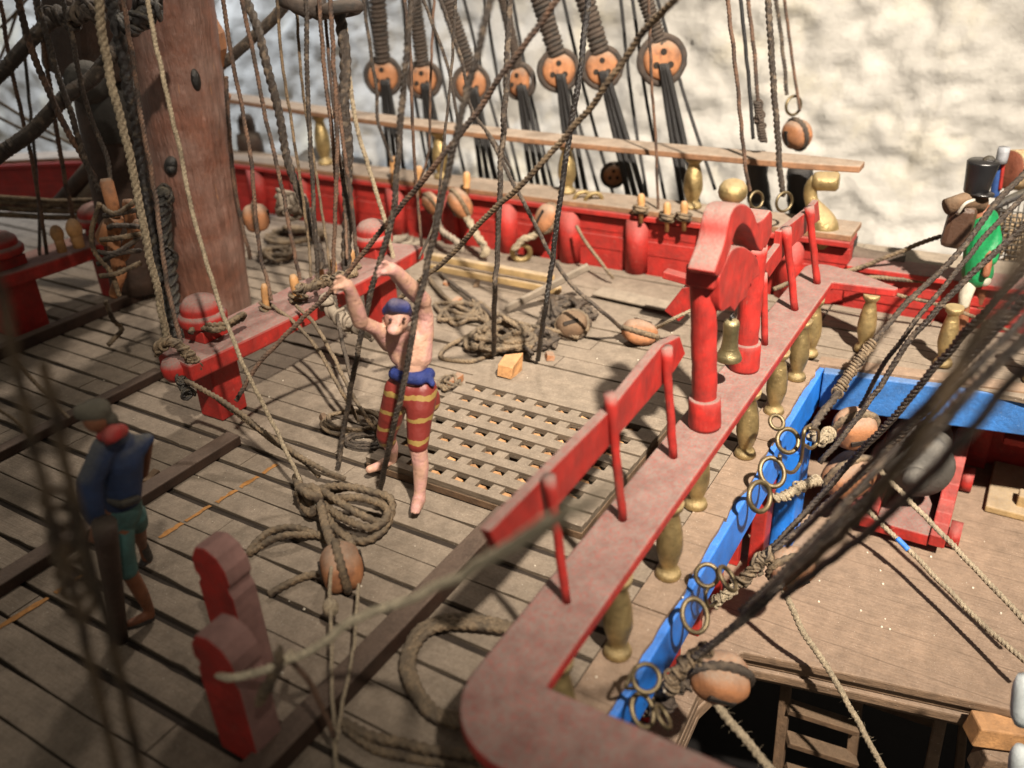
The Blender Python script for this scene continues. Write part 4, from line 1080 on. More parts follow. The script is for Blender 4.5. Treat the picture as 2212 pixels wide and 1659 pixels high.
# ================================================================== pulley blocks, deadeyes, pins, rings
def basis(d):
    d = Vector(tuple(d)).normalized(); s_ = d.cross(Vector((0, 0, 1)))
    if s_.length < 1e-3: s_ = Vector((1, 0, 0))
    s_.normalize(); w = s_.cross(d).normalized()
    return Matrix((s_, d, w)).transposed()     # local x side, y along, z
def block(label, c, half_len, half_w, half_t, d, m='wood', strop='rope', group=None, roll=0.0, name='pulley_block'):
    """oval wooden shell, grooved ends, sheave slot, rope strop round its edge"""
    R_ = basis(d) @ Matrix.Rotation(roll, 3, 'Y')
    t = thing(name, label, 'pulley block', c, group)
    mb = MB(); n, mm = 24, 14; vs = []; fs = []
    for k in range(mm + 1):
        th = math.pi * k / mm
        for i in range(n):
            a = 2 * math.pi * i / n
            x = math.sin(th) * math.cos(a); z = math.sin(th) * math.sin(a); y = -math.cos(th)
            # flatten towards a shell shape, notch for the strop on the edge
            x = math.copysign(abs(x) ** 0.8, x); z = math.copysign(abs(z) ** 0.7, z)
            nt_ = 1 - 0.13 * math.exp(-(z / 0.22) ** 2)
            lump = 1 + 0.10 * noise.noise(Vector((x * 1.3, y * 1.3, z * 1.3)) + Vector(tuple(c)) * 9)
            p = R_ @ Vector((x * half_w * nt_ * lump, y * half_len * (0.93 + 0.07 * nt_) * lump, z * half_t * lump))
            vs.append((p.x + c[0], p.y + c[1], p.z + c[2]))
    for k in range(mm):
        for i in range(n):
            j = (i + 1) % n; fs.append((k * n + i, k * n + j, (k + 1) * n + j, (k + 1) * n + i))
    mb.add(vs, fs, True); link('shell', mb, M[m], t)
    pts = []
    for i in range(28):
        a = 2 * math.pi * i / 28
        p = R_ @ Vector((math.cos(a) * half_w * 0.97, math.sin(a) * half_len * 1.0, 0)); pts.append(Vector(tuple(c)) + p)
    mb = MB(); pp = catmull(pts + [pts[0]], half_t * 0.12)
    mb.tube(pp, half_t * 0.23, 8, lobes=3, pitch=half_t * 1.1); link('strop', mb, M[strop], t)
    for s_ in (-1, 1):
        mb = MB(); q = Vector(tuple(c)) + R_ @ Vector((0, 0, s_ * half_t * 0.97))
        mb.box(q, (half_w * .28, half_len * .95, half_t * .12), R_); link('sheave_slot', mb, M['seam'], t)
    return t
def dirpx(x0, y0, Y0, x1, y1, Y1): return PD(x1, y1, Y1) - PD(x0, y0, Y0)
def blk(label, x, y, spec, lpx, wpx, tpx, to, **kw):
    lpx, wpx, tpx = lpx * 1.0, wpx * 1.12, tpx * 1.15
    c = pt((x, y, spec)); k = depth(c) / FPX
    e = PD(to[0], to[1], YOF(c) + (to[2] if len(to) > 2 else 0))
    return block(label, c, lpx * k, wpx * k, tpx * k, e - c, **kw)
blk('orange pulley block hanging over the dark opening at the lower right', 1556, 1464, 'v0.4', 64, 52, 46, (1460, 1440, 0.0), roll=1.2, strop='dark')
blk('orange pulley block hooked on below the blue post over the lower deck', 1710, 1226, 'v0.38', 50, 42, 36, (1600, 1260, 0), roll=1.2)
blk('frayed pale pulley block crossed by two black ropes', 1834, 1028, 'v0.36', 54, 46, 38, (1760, 1080, 0), roll=1.2)
blk('frayed round pulley block topmost beside the brass chain, under the blue beam', 1846, 924, 'v0.36', 46, 40, 36, (1780, 940, 0), roll=1.2)
blk('plump pulley block lying by the rope coil on the shaded deck', 738, 1224, 'z0.06', 54, 46, 40, (710, 1120, 0), roll=0.3)
blk('orange pulley block with twisted strop lying on deck before the belfry', 1382, 718, 'z0.05', 40, 26, 24, (1320, 700, 0), roll=0.4)
blk('orange pulley block hanging from the red cap rail, right one', 1182, 472, 'u3.5', 32, 24, 20, (1200, 440, 0), roll=0.6)
blk('orange pulley block below a belaying pin, middle one on the red wall', 993, 440, 'u3.5', 34, 24, 20, (970, 400, 0), roll=0.4)
blk('small tan pulley block at the far red wall, left one', 933, 440, 'u3.5', 26, 20, 16, (910, 410, 0), roll=0.4)
blk('reddish round pulley block hanging from a brass ring against the plaster wall', 1721, 290, 4.1, 32, 30, 24, (1716, 240, 0), roll=0.35, strop='dark')
blk('tan ball shaped block just right of the mast foot', 553, 470, 3.9, 30, 26, 24, (545, 420, 0), roll=0.2)
blk('dim round pulley block lying in the rope tangle beyond the grating', 1236, 702, 'z0.05', 34, 28, 24, (1280, 690, 0), roll=0.9, m='bark')

def deadeye(i, x, y, v, rpx, label, tilt=0.0, wide=1.0):
    c = PU(x, y, 3.95); k = depth(c) / FPX; r = rpx * k
    t = thing('deadeye', label, 'deadeye', c, 'deadeyes of the far shrouds')
    nrm = Vector((-1, -0.55 + tilt, 0.10)).normalized()
    mb = MB(); mb.lathe([(r * .55, -r * .42), (r * .85, -r * .36), (r * .97, -r * .18), (r, 0), (r * .97, r * .18), (r * .85, r * .36), (r * .5, r * .44)], c, nrm, n=28, squash=(1, wide))
    link('disc', mb, M['wood'], t)
    R_ = basis(nrm)
    for a in (90, 210, 330):
        off = R_ @ Vector((math.cos(math.radians(a)) * r * .42, 0, math.sin(math.radians(a)) * r * .42))
        mb = MB(); mb.lathe([(r * .17, 0), (r * .17, r * .02)], Vector(tuple(c)) + off + nrm * (r * .435), nrm, n=12)
        link('hole', mb, M['seam'], t)
    pts = [Vector(tuple(c)) + R_ @ Vector((math.cos(q / 30 * 2 * math.pi) * r * 1.12, 0, math.sin(q / 30 * 2 * math.pi) * r * 1.12)) for q in range(30)]
    mb = MB(); mb.tube(pts, r * .2, 9, closed=True, jit=0.14); link('strop', mb, M['served'], t)
    return c, r
DE = []
dl = ('leftmost orange deadeye above the hand rail', 'second deadeye from the left, its face dim and brown', 'third deadeye from the left, half hidden by a black rope',
      'narrow deadeye seen edge on in the middle of the row', 'deadeye with two clear holes right of the narrow one', 'orange deadeye with dark shadow streak, second from the right', 'rightmost and largest orange deadeye, nearest the plain plaster')
for i, (x, y, rp, ti, wd) in enumerate(((828, 165, 33, 0, 1), (915, 172, 32, 0.2, .9), (1018, 182, 33, 0, 1), (1122, 176, 31, .5, .75), (1207, 152, 36, 0, 1), (1300, 146, 36, 0, 1), (1430, 130, 42, -0.1, 1))):
    DE.append((deadeye(i, x, y, 0, rp, dl[i], ti, wd), x, y))
c, r = deadeye(9, 1325, 378, 0, 22, 'small dark rimmed deadeye hanging below the hand rail among black lanyards')
def pin(label, base, top, rpx, m='pin', group='belaying pins'):
    a, b = pt(base), pt(top); d = b - a; L_ = np.linalg.norm(d); d = d / L_; r = rpx * depth(a) / FPX
    t = thing('belaying_pin', label, 'belaying pin', a, group)
    mb = MB(); mb.lathe([(r * .6, -L_ * .9), (r * .62, -L_ * .05), (r * 1.05, 0), (r * 1.05, L_ * .06), (r * .8, L_ * .14), (r * 1.08, L_ * .5), (r * .95, L_ * .85), (r * .6, L_ * .98), (0, L_)], a, d, n=16)
    link('pin_body', mb, M[m], t)
    return t, a, b, r
def hitch(parent, a, b, r, m='rope', n=4, seed=0):
    random.seed(seed)
    d = (b - a); L_ = np.linalg.norm(d); mb = MB(); pts = []
    e = Vector(tuple(d)).normalized(); x = e.orthogonal().normalized(); y = e.cross(x)
    for i in range(n * 14):
        th = i / 14 * 2 * math.pi; h = (-0.25 + 0.5 * i / (n * 14)) * L_ + 0.12 * L_ * math.sin(th)
        rr = r * (1.6 + 0.35 * math.sin(i * 0.7)); pts.append(Vector(tuple(a)) + e * h + x * rr * math.cos(th) + y * rr * math.sin(th))
    mb.tube(pts, r * .42, 8, lobes=3, pitch=r * 2.4); link('rope_hitch', mb, M[m], parent)
PINS = [('tan belaying pin in the red pin rail closest to the mast foot', (576, 668, 'z0.30'), (570, 612), 8), ('tan belaying pin with rounded dusty tip, second from the mast foot', (645, 650, 'z0.30'), (632, 592), 10),
        ('brown belaying pin behind the thick dark rope on the red pin rail', (695, 612, 'z0.30'), (688, 568), 8), ('tan belaying pin beside the far domed post of the red pin rail', (762, 580, 'z0.30'), (756, 538), 9),
        ('dim brown belaying pin half hidden between ropes left of the domed post', (722, 598, 'z0.30'), (718, 560), 8)]
for i, (lb, b, t, r) in enumerate(PINS):
    a = pt(b); q = PD(t[0], t[1], YOF(a)); tt, a, bb, r_ = pin(lb, b, (t[0], t[1], YOF(a)), r); hitch(tt, a, bb, r_, 'rope', 3, i)
for i, (x, y, lb) in enumerate(((1385, 452, 'belaying pin in the cap rail right of the brass rings'), (1441, 470, 'stout belaying pin in the cap rail, middle of the three near the belfry'), (1478, 468, 'belaying pin wrapped in frayed rope just left of the gilt baluster'),
                                (1008, 405, 'tall belaying pin sticking up above the middle hanging block'), (905, 392, 'small belaying pin on the cap rail near the left hanging block'), (850, 372, 'faint orange belaying pin on the far cap rail'))):
    a = pt((x, y, 'u3.56')); k = depth(a) / FPX
    tt, a, bb, r_ = pin(lb, (x, y, 'u3.56'), (x, y - 34, YOF(a)), 8); 
    if i < 3: hitch(tt, a, bb, r_, 'rope', 3, i + 20)
mb = MB(); c_ = PU(1270, 432, 3.66)
for dx in (-0.03, 0.03): mb.torus(c_ + np.array([0, dx, 0]), 0.042, 0.010, (0.7, 0.6, 0.3), 26, 8)
o = link('brass_rings', mb, M['brass'], origin=c_); tag(o, 'pair of brass rings lying on the cap rail', 'ring')
c_ = PU(1126, 545, 3.5); mb = MB(); mb.torus(c_, 0.045, 0.014, (0.8, 0.5, 0.2), 26, 8)
o = link('brass_ring', mb, M['brass'], origin=c_); tag(o, 'brass ring bolt low on the red wall under a grey rope end', 'ring')
def ring(label, x, y, spec, rpx, wpx, nrm, ex=1.0, m='wire', xdir=None, cat='ring'):
    c = pt((x, y, spec)); k = depth(c) / FPX; mb = MB(); mb.torus(c, rpx * 0.88 * k, wpx * k, nrm, 34, 9, ex, xdir)
    o = link('brass_ring', mb, M[m], origin=c); tag(o, label, cat)
    return c
ring('brass ring holding the round reddish block against the plaster', 1714, 228, 4.1, 22, 3.2, (-0.6, -0.8, 0.1))
ring('brass ring on the cap rail at the foot of the thick dark rope', 1694, 436, 3.45, 23, 3.2, (-0.6, -0.8, 0.1))
ring('brass ring on the cap rail just right of the gilt belfry knob', 1634, 432, 3.4, 20, 3.2, (-0.5, -0.8, 0.2))
# chain at the blue beam
CH = [('large brass ring, lowest of the hanging chain beside the blue strip', 1641, 1073, 'v0.47', 36, 5.8, (-0.35, -0.8, 0.45), 1.0),
      ('brass ring linked above the lowest ring of the hanging chain', 1668, 1020, 'v0.47', 31, 5.5, (-0.5, -0.5, 0.6), 1.15),
      ('upper brass ring lying against the blue strip', 1702, 952, 'v0.49', 29, 5.2, (-0.5, -0.6, 0.5), 1.0),
      ('small brass link behind the tall gilt baluster foot', 1678, 912, 'v0.49', 18, 4.5, (-0.4, -0.5, 0.7), 1.0),
      ('brass ring on the blue strip beside the gilt baluster foot, upper of three', 1527, 1243, 'v0.49', 27, 5.2, (-0.7, -0.4, 0.5), 1.0),
      ('brass ring joined to a knotted rope end beside the baluster foot', 1572, 1250, 'v0.44', 29, 5.2, (0.2, -0.7, 0.7), 1.1),
      ('wide brass ring hanging low in front of the lower deck', 1501, 1330, 'v0.47', 34, 5.8, (-0.4, -0.6, 0.6), 1.2),
      ('brass ring on the blue strip beside the orange lower block', 1396, 1465, 'v0.48', 33, 5.8, (-0.5, -0.4, 0.7), 1.0),
      ('dull brass ring at the bottom end of the blue strip', 1388, 1535, 'v0.48', 30, 5.8, (-0.2, -0.6, 0.7), 1.3),
      ('dull brass ring joined to a rope knot below the orange lower block', 1432, 1548, 'v0.43', 27, 5.2, (0.4, -0.6, 0.6), 1.1)]
for lb, x, y, sp, r, w, nr, ex in CH: ring(lb, x, y, sp, r, w, nr, ex)
def hookbar(label, p):
    P3 = [pt(q) for q in p]; k = depth(P3[0]) / FPX; mb = MB(); mb.tube(catmull(P3, 0.006), 4.2 * k, 9); o = link('brass_hook', mb, M['wire'], origin=P3[0]); tag(o, label, 'hook')
hookbar('long curved brass hook joining the chain rings beside the blue post', [(1752, 918, 'v0.44'), (1738, 930, 'v0.44'), (1734, 965, 'v0.44'), (1728, 1000, 'v0.45'), (1712, 1020, 'v0.45'), (1690, 1012, 'v0.46'), (1684, 985, 'v0.46')])
hookbar('brass hook under the topmost pale block', [(1748, 925, 'v0.43'), (1766, 930, 'v0.42'), (1766, 955, 'v0.42'), (1752, 968, 'v0.43'), (1736, 960, 'v0.44')])
hookbar('short brass link between the rings near the blue strip', [(1532, 1265, 'v0.48'), (1524, 1285, 'v0.48'), (1530, 1310, 'v0.48'), (1548, 1300, 'v0.47')])
hookbar('short brass pin pushed through the ring by the lower orange block', [(1372, 1440, 'v0.5'), (1352, 1482, 'v0.5'), (1368, 1488, 'v0.5')])
# ================================================================== ropes
def rope(label, pts, rpx, m='rope', fine=True, fuzz=0, cat='rope', name='rope', wob=0.25, group=None, taper=0):
    P3 = [pt(q) for q in pts]
    k = np.mean([depth(q) for q in P3]) / FPX; r = rpx * k
    step = r * ((0.5 if r > 0.006 else 0.62) if fine else 2.4)
    path = catmull(P3, step)
    random.seed(int(abs(pts[0][0] * 7 + pts[0][1] * 13 + pts[-1][0])) % 100000)
    s_ = random.random() * 50
    out = []
    for i, p in enumerate(path):
        w = np.array(tuple(noise.noise_vector(Vector((s_, i * step / r * 0.1, 0)))))
        edge = min(1, i / 8, (len(path) - 1 - i) / 8)
        out.append(p + w * r * wob * 2 * edge)
    mb = MB()
    mb.tube(out, [r * 1.12 * (min(1, (len(out) - i) / (len(out) * taper)) if taper else 1) for i in range(len(out))], 12 if fine else 6, lobes=3 if fine else 0, pitch=r * 6.2, jit=0.035)
    for f in range(fuzz):
        i = random.randrange(len(out)); a = Vector(tuple(out[i])); d = Vector([random.gauss(0, 1) for _ in range(3)]).normalized()
        d2 = (d + Vector([random.gauss(0, .5) for _ in range(3)])).normalized()
        mb.tube([a + d * r * .7, a + d * r * 1.7, a + d * r * 1.7 + d2 * r * 1.2], [r * .05, r * .04, r * .02], 4)
    o = link(name, mb, M[m], origin=P3[0]); tag(o, label, cat, group)
    return o
R = rope
# --- running rigging at the left of the mast
R('thin brown rope hanging at the left edge behind the two hawsers', [(0, 0, 3.5), (17, 110, 3.5), (50, 260, 3.5), (70, 353, 3.5), (97, 513, 3.55), (101, 548, 3.58)], 4, 'brown')
R('thick tan rope crossing both hawsers, turning black lower down', [(37, -10, 2.9), (67, 100, 2.95), (123, 240, 3.0), (167, 320, 3.05), (205, 385, 3.1)], 6.5, 'brown', fuzz=20)
R('reddish rope behind the tan rope, ending on the far pin rail', [(73, -10, 3.6), (97, 117, 3.6), (120, 267, 3.6), (140, 383, 3.65), (160, 490, 3.66), (165, 530, 3.66)], 4.5, 'brown')
R('dark rope running from the upper hawser to the wooden pin cluster', [(78, -10, 3.0), (110, 110, 3.0), (143, 213, 3.0), (180, 333, 3.05), (215, 413, 3.1)], 6, 'dark', fuzz=12)
R('shiny black rope passing over the round sheave left of the mast', [(133, -10, 3.0), (157, 90, 3.0), (180, 200, 3.05), (207, 283, 3.1), (232, 345, 3.1), (252, 470, 3.0)], 5, 'dark')
R('blurred tan flat rope in front of the mast running to the rail end knot', [(212, -10, 2.35), (230, 133, 2.4), (267, 283, 2.42), (293, 400, 2.45), (323, 553, 2.47), (345, 650, 2.5), (362, 745, 2.54)], 8, 'pale')
R('black shaggy stay close against the left side of the mast', [(240, -10, 3.1), (260, 100, 3.12), (283, 217, 3.15), (303, 333, 3.2), (322, 470, 3.2), (345, 600, 3.2), (365, 735, 3.1)], 11, 'tar', fuzz=30)
R('thin golden brown rope on the left face of the mast', [(262, -10, 2.9), (280, 83, 2.9), (297, 200, 2.9), (313, 300, 2.85), (337, 433, 2.8), (352, 553, 2.7), (366, 640, 2.65), (392, 745, 2.58), (400, 785, 2.54)], 4.8, 'brown')
R('pale thin cord crossing the mast and reaching the coil on deck', [(317, -10, 2.5), (337, 100, 2.45), (367, 233, 2.4), (390, 333, 2.4), (413, 450, 2.35), (445, 560, 2.3), (467, 636, 2.28), (510, 753, 2.22), (550, 836, 2.2), (600, 936, 2.18), (655, 1056, 'z0.06')], 4.5, 'pale', fuzz=20)
R('taut black thin line behind the mast, left of two', [(437, -10, 3.9), (452, 60, 3.9), (470, 125, 3.9)], 3, 'black', fine=False)
R('taut black thin line behind the mast, right of two', [(452, -10, 3.9), (465, 60, 3.9), (478, 160, 3.9)], 3.2, 'black', fine=False)
# --- falls belayed on the pin rail
R('brown rope belayed on the pin closest to the mast foot', [(480, -10, 3.05), (500, 117, 3.05), (520, 217, 3.05), (542, 350, 3.0), (552, 467, 2.97), (564, 560, 2.95), (577, 600, 2.93), (586, 650, 2.9)], 4.2, 'brown', fuzz=6)
R('brown rope belayed on the pin with the rounded dusty tip', [(520, -10, 3.1), (547, 117, 3.1), (573, 250, 3.08), (597, 350, 3.05), (612, 420, 3.03), (628, 507, 3.0), (648, 605, 2.98)], 4.2, 'brown', fuzz=6)
R('thick dark tarred stay bending down to the far end of the pin rail', [(530, -10, 3.25), (567, 100, 3.2), (600, 233, 3.2), (618, 330, 3.2), (640, 400, 3.18), (660, 450, 3.15), (682, 515, 3.12), (697, 580, 3.1)], 8.5, 'dark', fuzz=15)
R('straight near black rope just left of the paired brown ropes', [(661, -10, 2.95), (664, 167, 2.95), (671, 333, 2.95), (681, 500, 2.95), (687, 617, 2.95)], 4.6, 'dark')
R('gold flecked rope falling close beside the thick stay with the bull ring', [(688, -10, 3.1), (701, 150, 3.1), (712, 240, 3.1), (722, 333, 3.1), (728, 420, 3.1)], 4.2, 'brown')
R('twisted brown rope just left of the thick stay with the bull ring', [(713, -10, 3.0), (721, 133, 3.0), (728, 300, 3.0), (725, 433, 3.0), (721, 553, 3.0), (717, 640, 2.98)], 4.4, 'brown')
R('thickest mottled dark stay hanging straight down from a bull ring', [(734, 20, 3.2), (742, 120, 3.2), (746, 240, 3.2), (750, 333, 3.2), (751, 430, 3.2), (748, 590, 3.15)], 11, 'dark', fuzz=20)
R('thin brown rope twining down the right side of the thickest stay', [(726, 180, 3.1), (738, 280, 3.1), (748, 360, 3.1), (761, 450, 3.1), (771, 560, 3.08)], 4, 'brown')
R('slack light brown cord slanting down past the thickest stay', [(746, 60, 3.4), (764, 240, 3.4), (798, 367, 3.4), (831, 475, 3.4), (850, 560, 3.4)], 4.5, 'pale')
mb = MB(); c_ = PD(738, 20, 3.18); mb.torus(c_, 0.055, 0.022, (0.1, 0.2, 1), 26, 9); mb.tube(catmull([PD(618, -8, 3.2), PD(650, 14, 3.18), PD(700, 18, 3.18)], .012), 0.035, 12, jit=0.2)
o = link('bull_ring', mb, M['served'], origin=c_); tag(o, 'lumpy served bull ring at the top of the thickest stay', 'ring')
lashing('seizing', 'lumpy grey lashing heap on the far red wall behind the thick stays', [(600, 432, 3.9), (630, 440, 3.9), (662, 436, 3.9)], 24, M['greywood'], 'lashing', 0.5, 7)
for lb, P_, r_, m_ in (
  ('thin brown line falling past the left black rope to the red wall', [(873, -10, 3.3), (886, 117, 3.3), (891, 267, 3.35), (898, 383, 3.4), (911, 533, 3.4)], 3.4, 'brown'),
  ('thin black line slanting down over the third deadeye', [(911, -10, 3.6), (964, 133, 3.6), (978, 200, 3.6), (990, 262, 3.6)], 3.4, 'dark'),
  ('thin black line slanting down beside the third deadeye to the hand rail', [(948, -10, 3.5), (998, 133, 3.5), (1018, 233, 3.5), (1064, 300, 3.5), (1104, 365, 3.55)], 3.6, 'dark'),
  ('thin black line left of the leftmost deadeye bending to the wall', [(784, -10, 3.9), (801, 110, 3.9), (814, 200, 3.9), (818, 267, 3.9), (848, 350, 3.9)], 3.6, 'dark'),
  ('knobbly dark rope close along the right edge of the mast, inner one', [(477, 150, 3.6), (486, 250, 3.6), (493, 333, 3.6), (507, 483, 3.6), (524, 592, 3.55)], 5.5, 'dark'),
  ('gold flecked rope along the right edge of the mast, outer one', [(488, 165, 3.5), (494, 260, 3.5), (503, 380, 3.5), (520, 470, 3.5), (541, 560, 3.45)], 4.2, 'brown'),
  ('thin tan line from the top to the pins in front of the thick bending stay', [(598, -10, 3.15), (610, 140, 3.15), (640, 330, 3.12), (664, 500, 3.08), (672, 600, 3.0)], 3.2, 'rope'),
  ('thin brown line just right of the gold flecked rope by the thickest stay', [(700, -10, 3.25), (712, 150, 3.25), (742, 420, 3.2), (750, 560, 3.1)], 3.2, 'brown'),
  ('thin tan cord down to the second pin from a high knot', [(640, 20, 3.3), (655, 200, 3.3), (690, 420, 3.2), (716, 600, 3.05)], 3, 'rope'),
  ('thin black line between the two long dark ropes at the top centre', [(985, -10, 3.0), (975, 150, 3.0), (960, 300, 3.0), (940, 470, 3.0), (905, 560, 2.95)], 3, 'dark'),
  ('fine brown line by the second deadeye down to a cap rail pin', [(938, -10, 3.8), (930, 180, 3.8), (925, 330, 3.85), (905, 395, 3.9)], 2.6, 'brown'),
  ('thin dark line left of the two hawsers ending on the far rail', [(45, -10, 3.8), (60, 180, 3.8), (82, 420, 3.7), (86, 552, 3.6)], 3.4, 'dark')):
    R(lb, P_, r_, m_, fuzz=6)
# --- the two long dark ropes in front of the sailor
R('dark rope in front of the sailor reaching the deck left of his feet', [(896, -10, 2.0), (881, 100, 2.02), (871, 200, 2.05), (861, 333, 2.08), (848, 467, 2.1), (824, 553, 2.12), (791, 670, 2.15), (764, 803, 2.2), (744, 920, 2.28), (729, 1012, 'z0.01')], 6.2, 'dark', fuzz=20)
R('dark mottled rope crossing the chest of the sailor down to the deck', [(1062, -10, 1.75), (1031, 117, 1.78), (1011, 183, 1.8), (991, 267, 1.82), (965, 380, 1.86), (935, 520, 1.9), (898, 680, 1.93), (874, 820, 1.95), (848, 930, 1.98), (821, 1058, 'z0.01')], 7, 'dark', fuzz=24)
R('long brown rope slanting from the top right down behind the sailor', [(1466, -10, 1.9), (1384, 77, 2.0), (1284, 220, 2.1), (1237, 277, 2.15), (1127, 397, 2.25), (1045, 472, 2.35), (978, 547, 2.45), (891, 620, 2.55), (840, 665, 2.6)], 6, 'rope', fuzz=30)
R('long dark rope slanting down to the foot of the red bitt post', [(1209, -10, 2.0), (1144, 83, 2.05), (1084, 160, 2.1), (1031, 240, 2.15), (954, 340, 2.2), (862, 450, 2.3), (784, 547, 2.38), (714, 630, 2.42), (641, 700, 2.45), (558, 786, 2.45), (510, 866, 2.42)], 5.5, 'brown', fuzz=30)
R('near vertical dark rope ending in the tangle before the broken block', [(1101, -10, 2.6), (1091, 233, 2.62), (1084, 317, 2.65), (1074, 550, 2.7), (1068, 640, 2.72), (1067, 765, 'z0.03')], 5.6, 'dark', fuzz=14)
R('near vertical jet black rope ending right of the broken orange block', [(1272, -10, 2.6), (1251, 167, 2.62), (1231, 283, 2.65), (1207, 450, 2.7), (1190, 585, 2.74), (1176, 675, 2.76), (1161, 778, 'z0.02')], 5.6, 'tar', fuzz=8)
R('thin dark rope slanting down to the block before the belfry', [(1051, 283, 3.2), (1117, 410, 3.15), (1164, 500, 3.1), (1191, 553, 3.08), (1238, 618, 3.05), (1300, 672, 3.0), (1345, 712, 'z0.06')], 4.2, 'dark')
R('thin tan cord from the block to the belfry post', [(1412, 712, 'z0.05'), (1450, 690, 3.0), (1510, 662, 2.95)], 3.6, 'pale')
R('thin brown cord falling to the middle pin of the cap rail', [(1401, -10, 3.7), (1407, 167, 3.75), (1416, 300, 3.8), (1421, 440, 3.85), (1420, 470, 3.85)], 3, 'brown')
R('thin dark cord behind the long slanting rope on the red wall', [(1245, 488, 'u3.5'), (1275, 535, 'u3.45'), (1312, 585, 'u3.4'), (1325, 602, 'u3.4')], 3.4, 'rope')
R('grey rope end hanging from the left tan block to the deck', [(940, 468, 'u3.5'), (955, 500, 'u3.4'), (985, 520, 'u3.35'), (1000, 545, 'u3.35')], 7, 'greywood')
R('thick grey rope end hanging from the middle orange block', [(1005, 462, 'u3.5'), (1030, 505, 'u3.45'), (1050, 540, 'u3.4'), (1042, 552, 'u3.4')], 8, 'pale')
R('grey rope end draped from the right orange block to the brass ring', [(1178, 492, 'u3.5'), (1150, 512, 'u3.48'), (1128, 518, 'u3.46'), (1110, 540, 'u3.44')], 7, 'pale')
# --- ropes at the cap rail right of centre
R('thin brown rope knotted to the brass ring right of the gilt knob', [(1571, -10, 3.3), (1591, 167, 3.32), (1604, 300, 3.35), (1611, 370, 3.37), (1620, 412, 3.4)], 4, 'brown')
R('thin black line standing between two brown ropes by the plaster', [(1599, -10, 3.7), (1617, 167, 3.7), (1627, 300, 3.7)], 3.6, 'black', fine=False)
R('brown rope with a lumpy lower end above the hand rail', [(1615, -10, 3.7), (1631, 133, 3.7), (1638, 217, 3.7), (1646, 300, 3.7)], 4, 'brown')
lashing('seizing', 'twisted dark seizing at the lower end of the brown rope above the hand rail', [(1637, 222, 3.7), (1641, 260, 3.7), (1648, 305, 3.7)], 9, M['served'], 'lashing', 0.7, 21)
R('thick black braided rope ending at the brass ring on the cap rail', [(1659, -10, 3.4), (1670, 167, 3.42), (1682, 333, 3.45), (1692, 423, 3.47)], 6.2, 'dark', fuzz=8)
R('thin black rope ending at the ring of the reddish hanging block', [(1674, -10, 4.1), (1688, 83, 4.1), (1700, 205, 4.1)], 4, 'dark')
R('thinnest straight brown cord beside the reddish hanging block', [(1693, -10, 4.08), (1710, 117, 4.08), (1728, 240, 4.08)], 3.2, 'brown')
mb = MB(); mb.tube(catmull([pt((1632, 330, 'u3.9')), pt((1636, 400, 'u3.9')), pt((1645, 470, 'u3.9'))], .02), 0.05, 12, jit=0.1); o = link('black_strap', mb, M['black'], origin=pt((1636, 400, 'u3.9'))); tag(o, 'thick black strap hidden behind the thin brown rope and ring', 'strap')
mb = MB(); mb.tube(catmull([pt((1728, 360, 'u3.95')), pt((1728, 430, 'u3.95')), pt((1735, 480, 'u3.95'))], .02), 0.055, 12, jit=0.1); o = link('black_strap', mb, M['black'], origin=pt((1728, 430, 'u3.95'))); tag(o, 'thick black strap under the hand rail end beside the gilt scroll', 'strap')
# --- far shrouds and their lanyards
tops = [(815, -10), (893, -10), (960, -10), (1085, -10), (1163, -10), (1262, -10), (1392, -10)]
low = [(862, 400), (955, 400), (1060, 410), (1170, 430), (1255, 440), (1380, 440), (1492, 440)]
ords = ('leftmost', 'second', 'third', 'fourth', 'fifth', 'sixth', 'rightmost')
for i, ((c, r), x, y) in enumerate(DE):
    tx, ty = tops[i]
    sw = [17, 15, 16, 11, 19, 20, 16][i]
    a = PU(x - 2, y - 30, 3.95); b = PU(tx, ty, 3.95)
    random.seed(i); path = catmull([a, (a + b) / 2, b], 0.011); k = depth(a) / FPX
    mb = MB(); mb.serve(path, sw * k * 1.05, i + 3, strand=0.24, pitch=0.5)
    o = link('shroud', mb, M['served'], origin=a); tag(o, 'thick served shroud rising from the %s deadeye of the row' % ords[i], 'shroud')
    lx, ly = low[i]
    for j, off in enumerate((-9, 0, 9)):
        dx = (-0.7, 0, .8)[j] * 14
        P_ = [(x + dx * .5 + 3, y + 8, 'u3.90'), (x + (lx - x) * .4 + dx, y + (ly - y) * .4, 'u3.93'), (lx + dx * 1.6, ly + 12, 'u3.93')]
        R('black lanyard line hanging from the %s deadeye, %s strand of three' % (ords[i], ('left', 'middle', 'right')[j]), P_, 6.0 if i > 4 else 5.0, 'black', fine=False, name='lanyard', cat='lanyard', wob=0.1)
for i, (x0, x1, y1) in enumerate(((790, 880, 390), (868, 930, 395), (925, 1010, 400), (1000, 1120, 420), (1045, 1128, 410), (1185, 1300, 440), (1215, 1330, 440), (1340, 1400, 440), (1365, 1440, 450), (1105, 1200, 430), (975, 1075, 410), (1418, 1545, 410))):
    R('thin black backstay line number %s from the left behind the row of deadeyes' % ('one two three four five six seven eight nine ten eleven twelve'.split()[sorted([790, 868, 925, 1000, 1045, 1185, 1215, 1340, 1365, 1105, 975, 1418]).index(x0)]),
      [(x0, -10, 'u4.1'), ((x0 + x1) / 2 - 6, y1 * .48, 'u4.1'), (x1, y1, 'u4.0')], 3.4, 'black', fine=False, name='backstay', cat='backstay', wob=0.1)
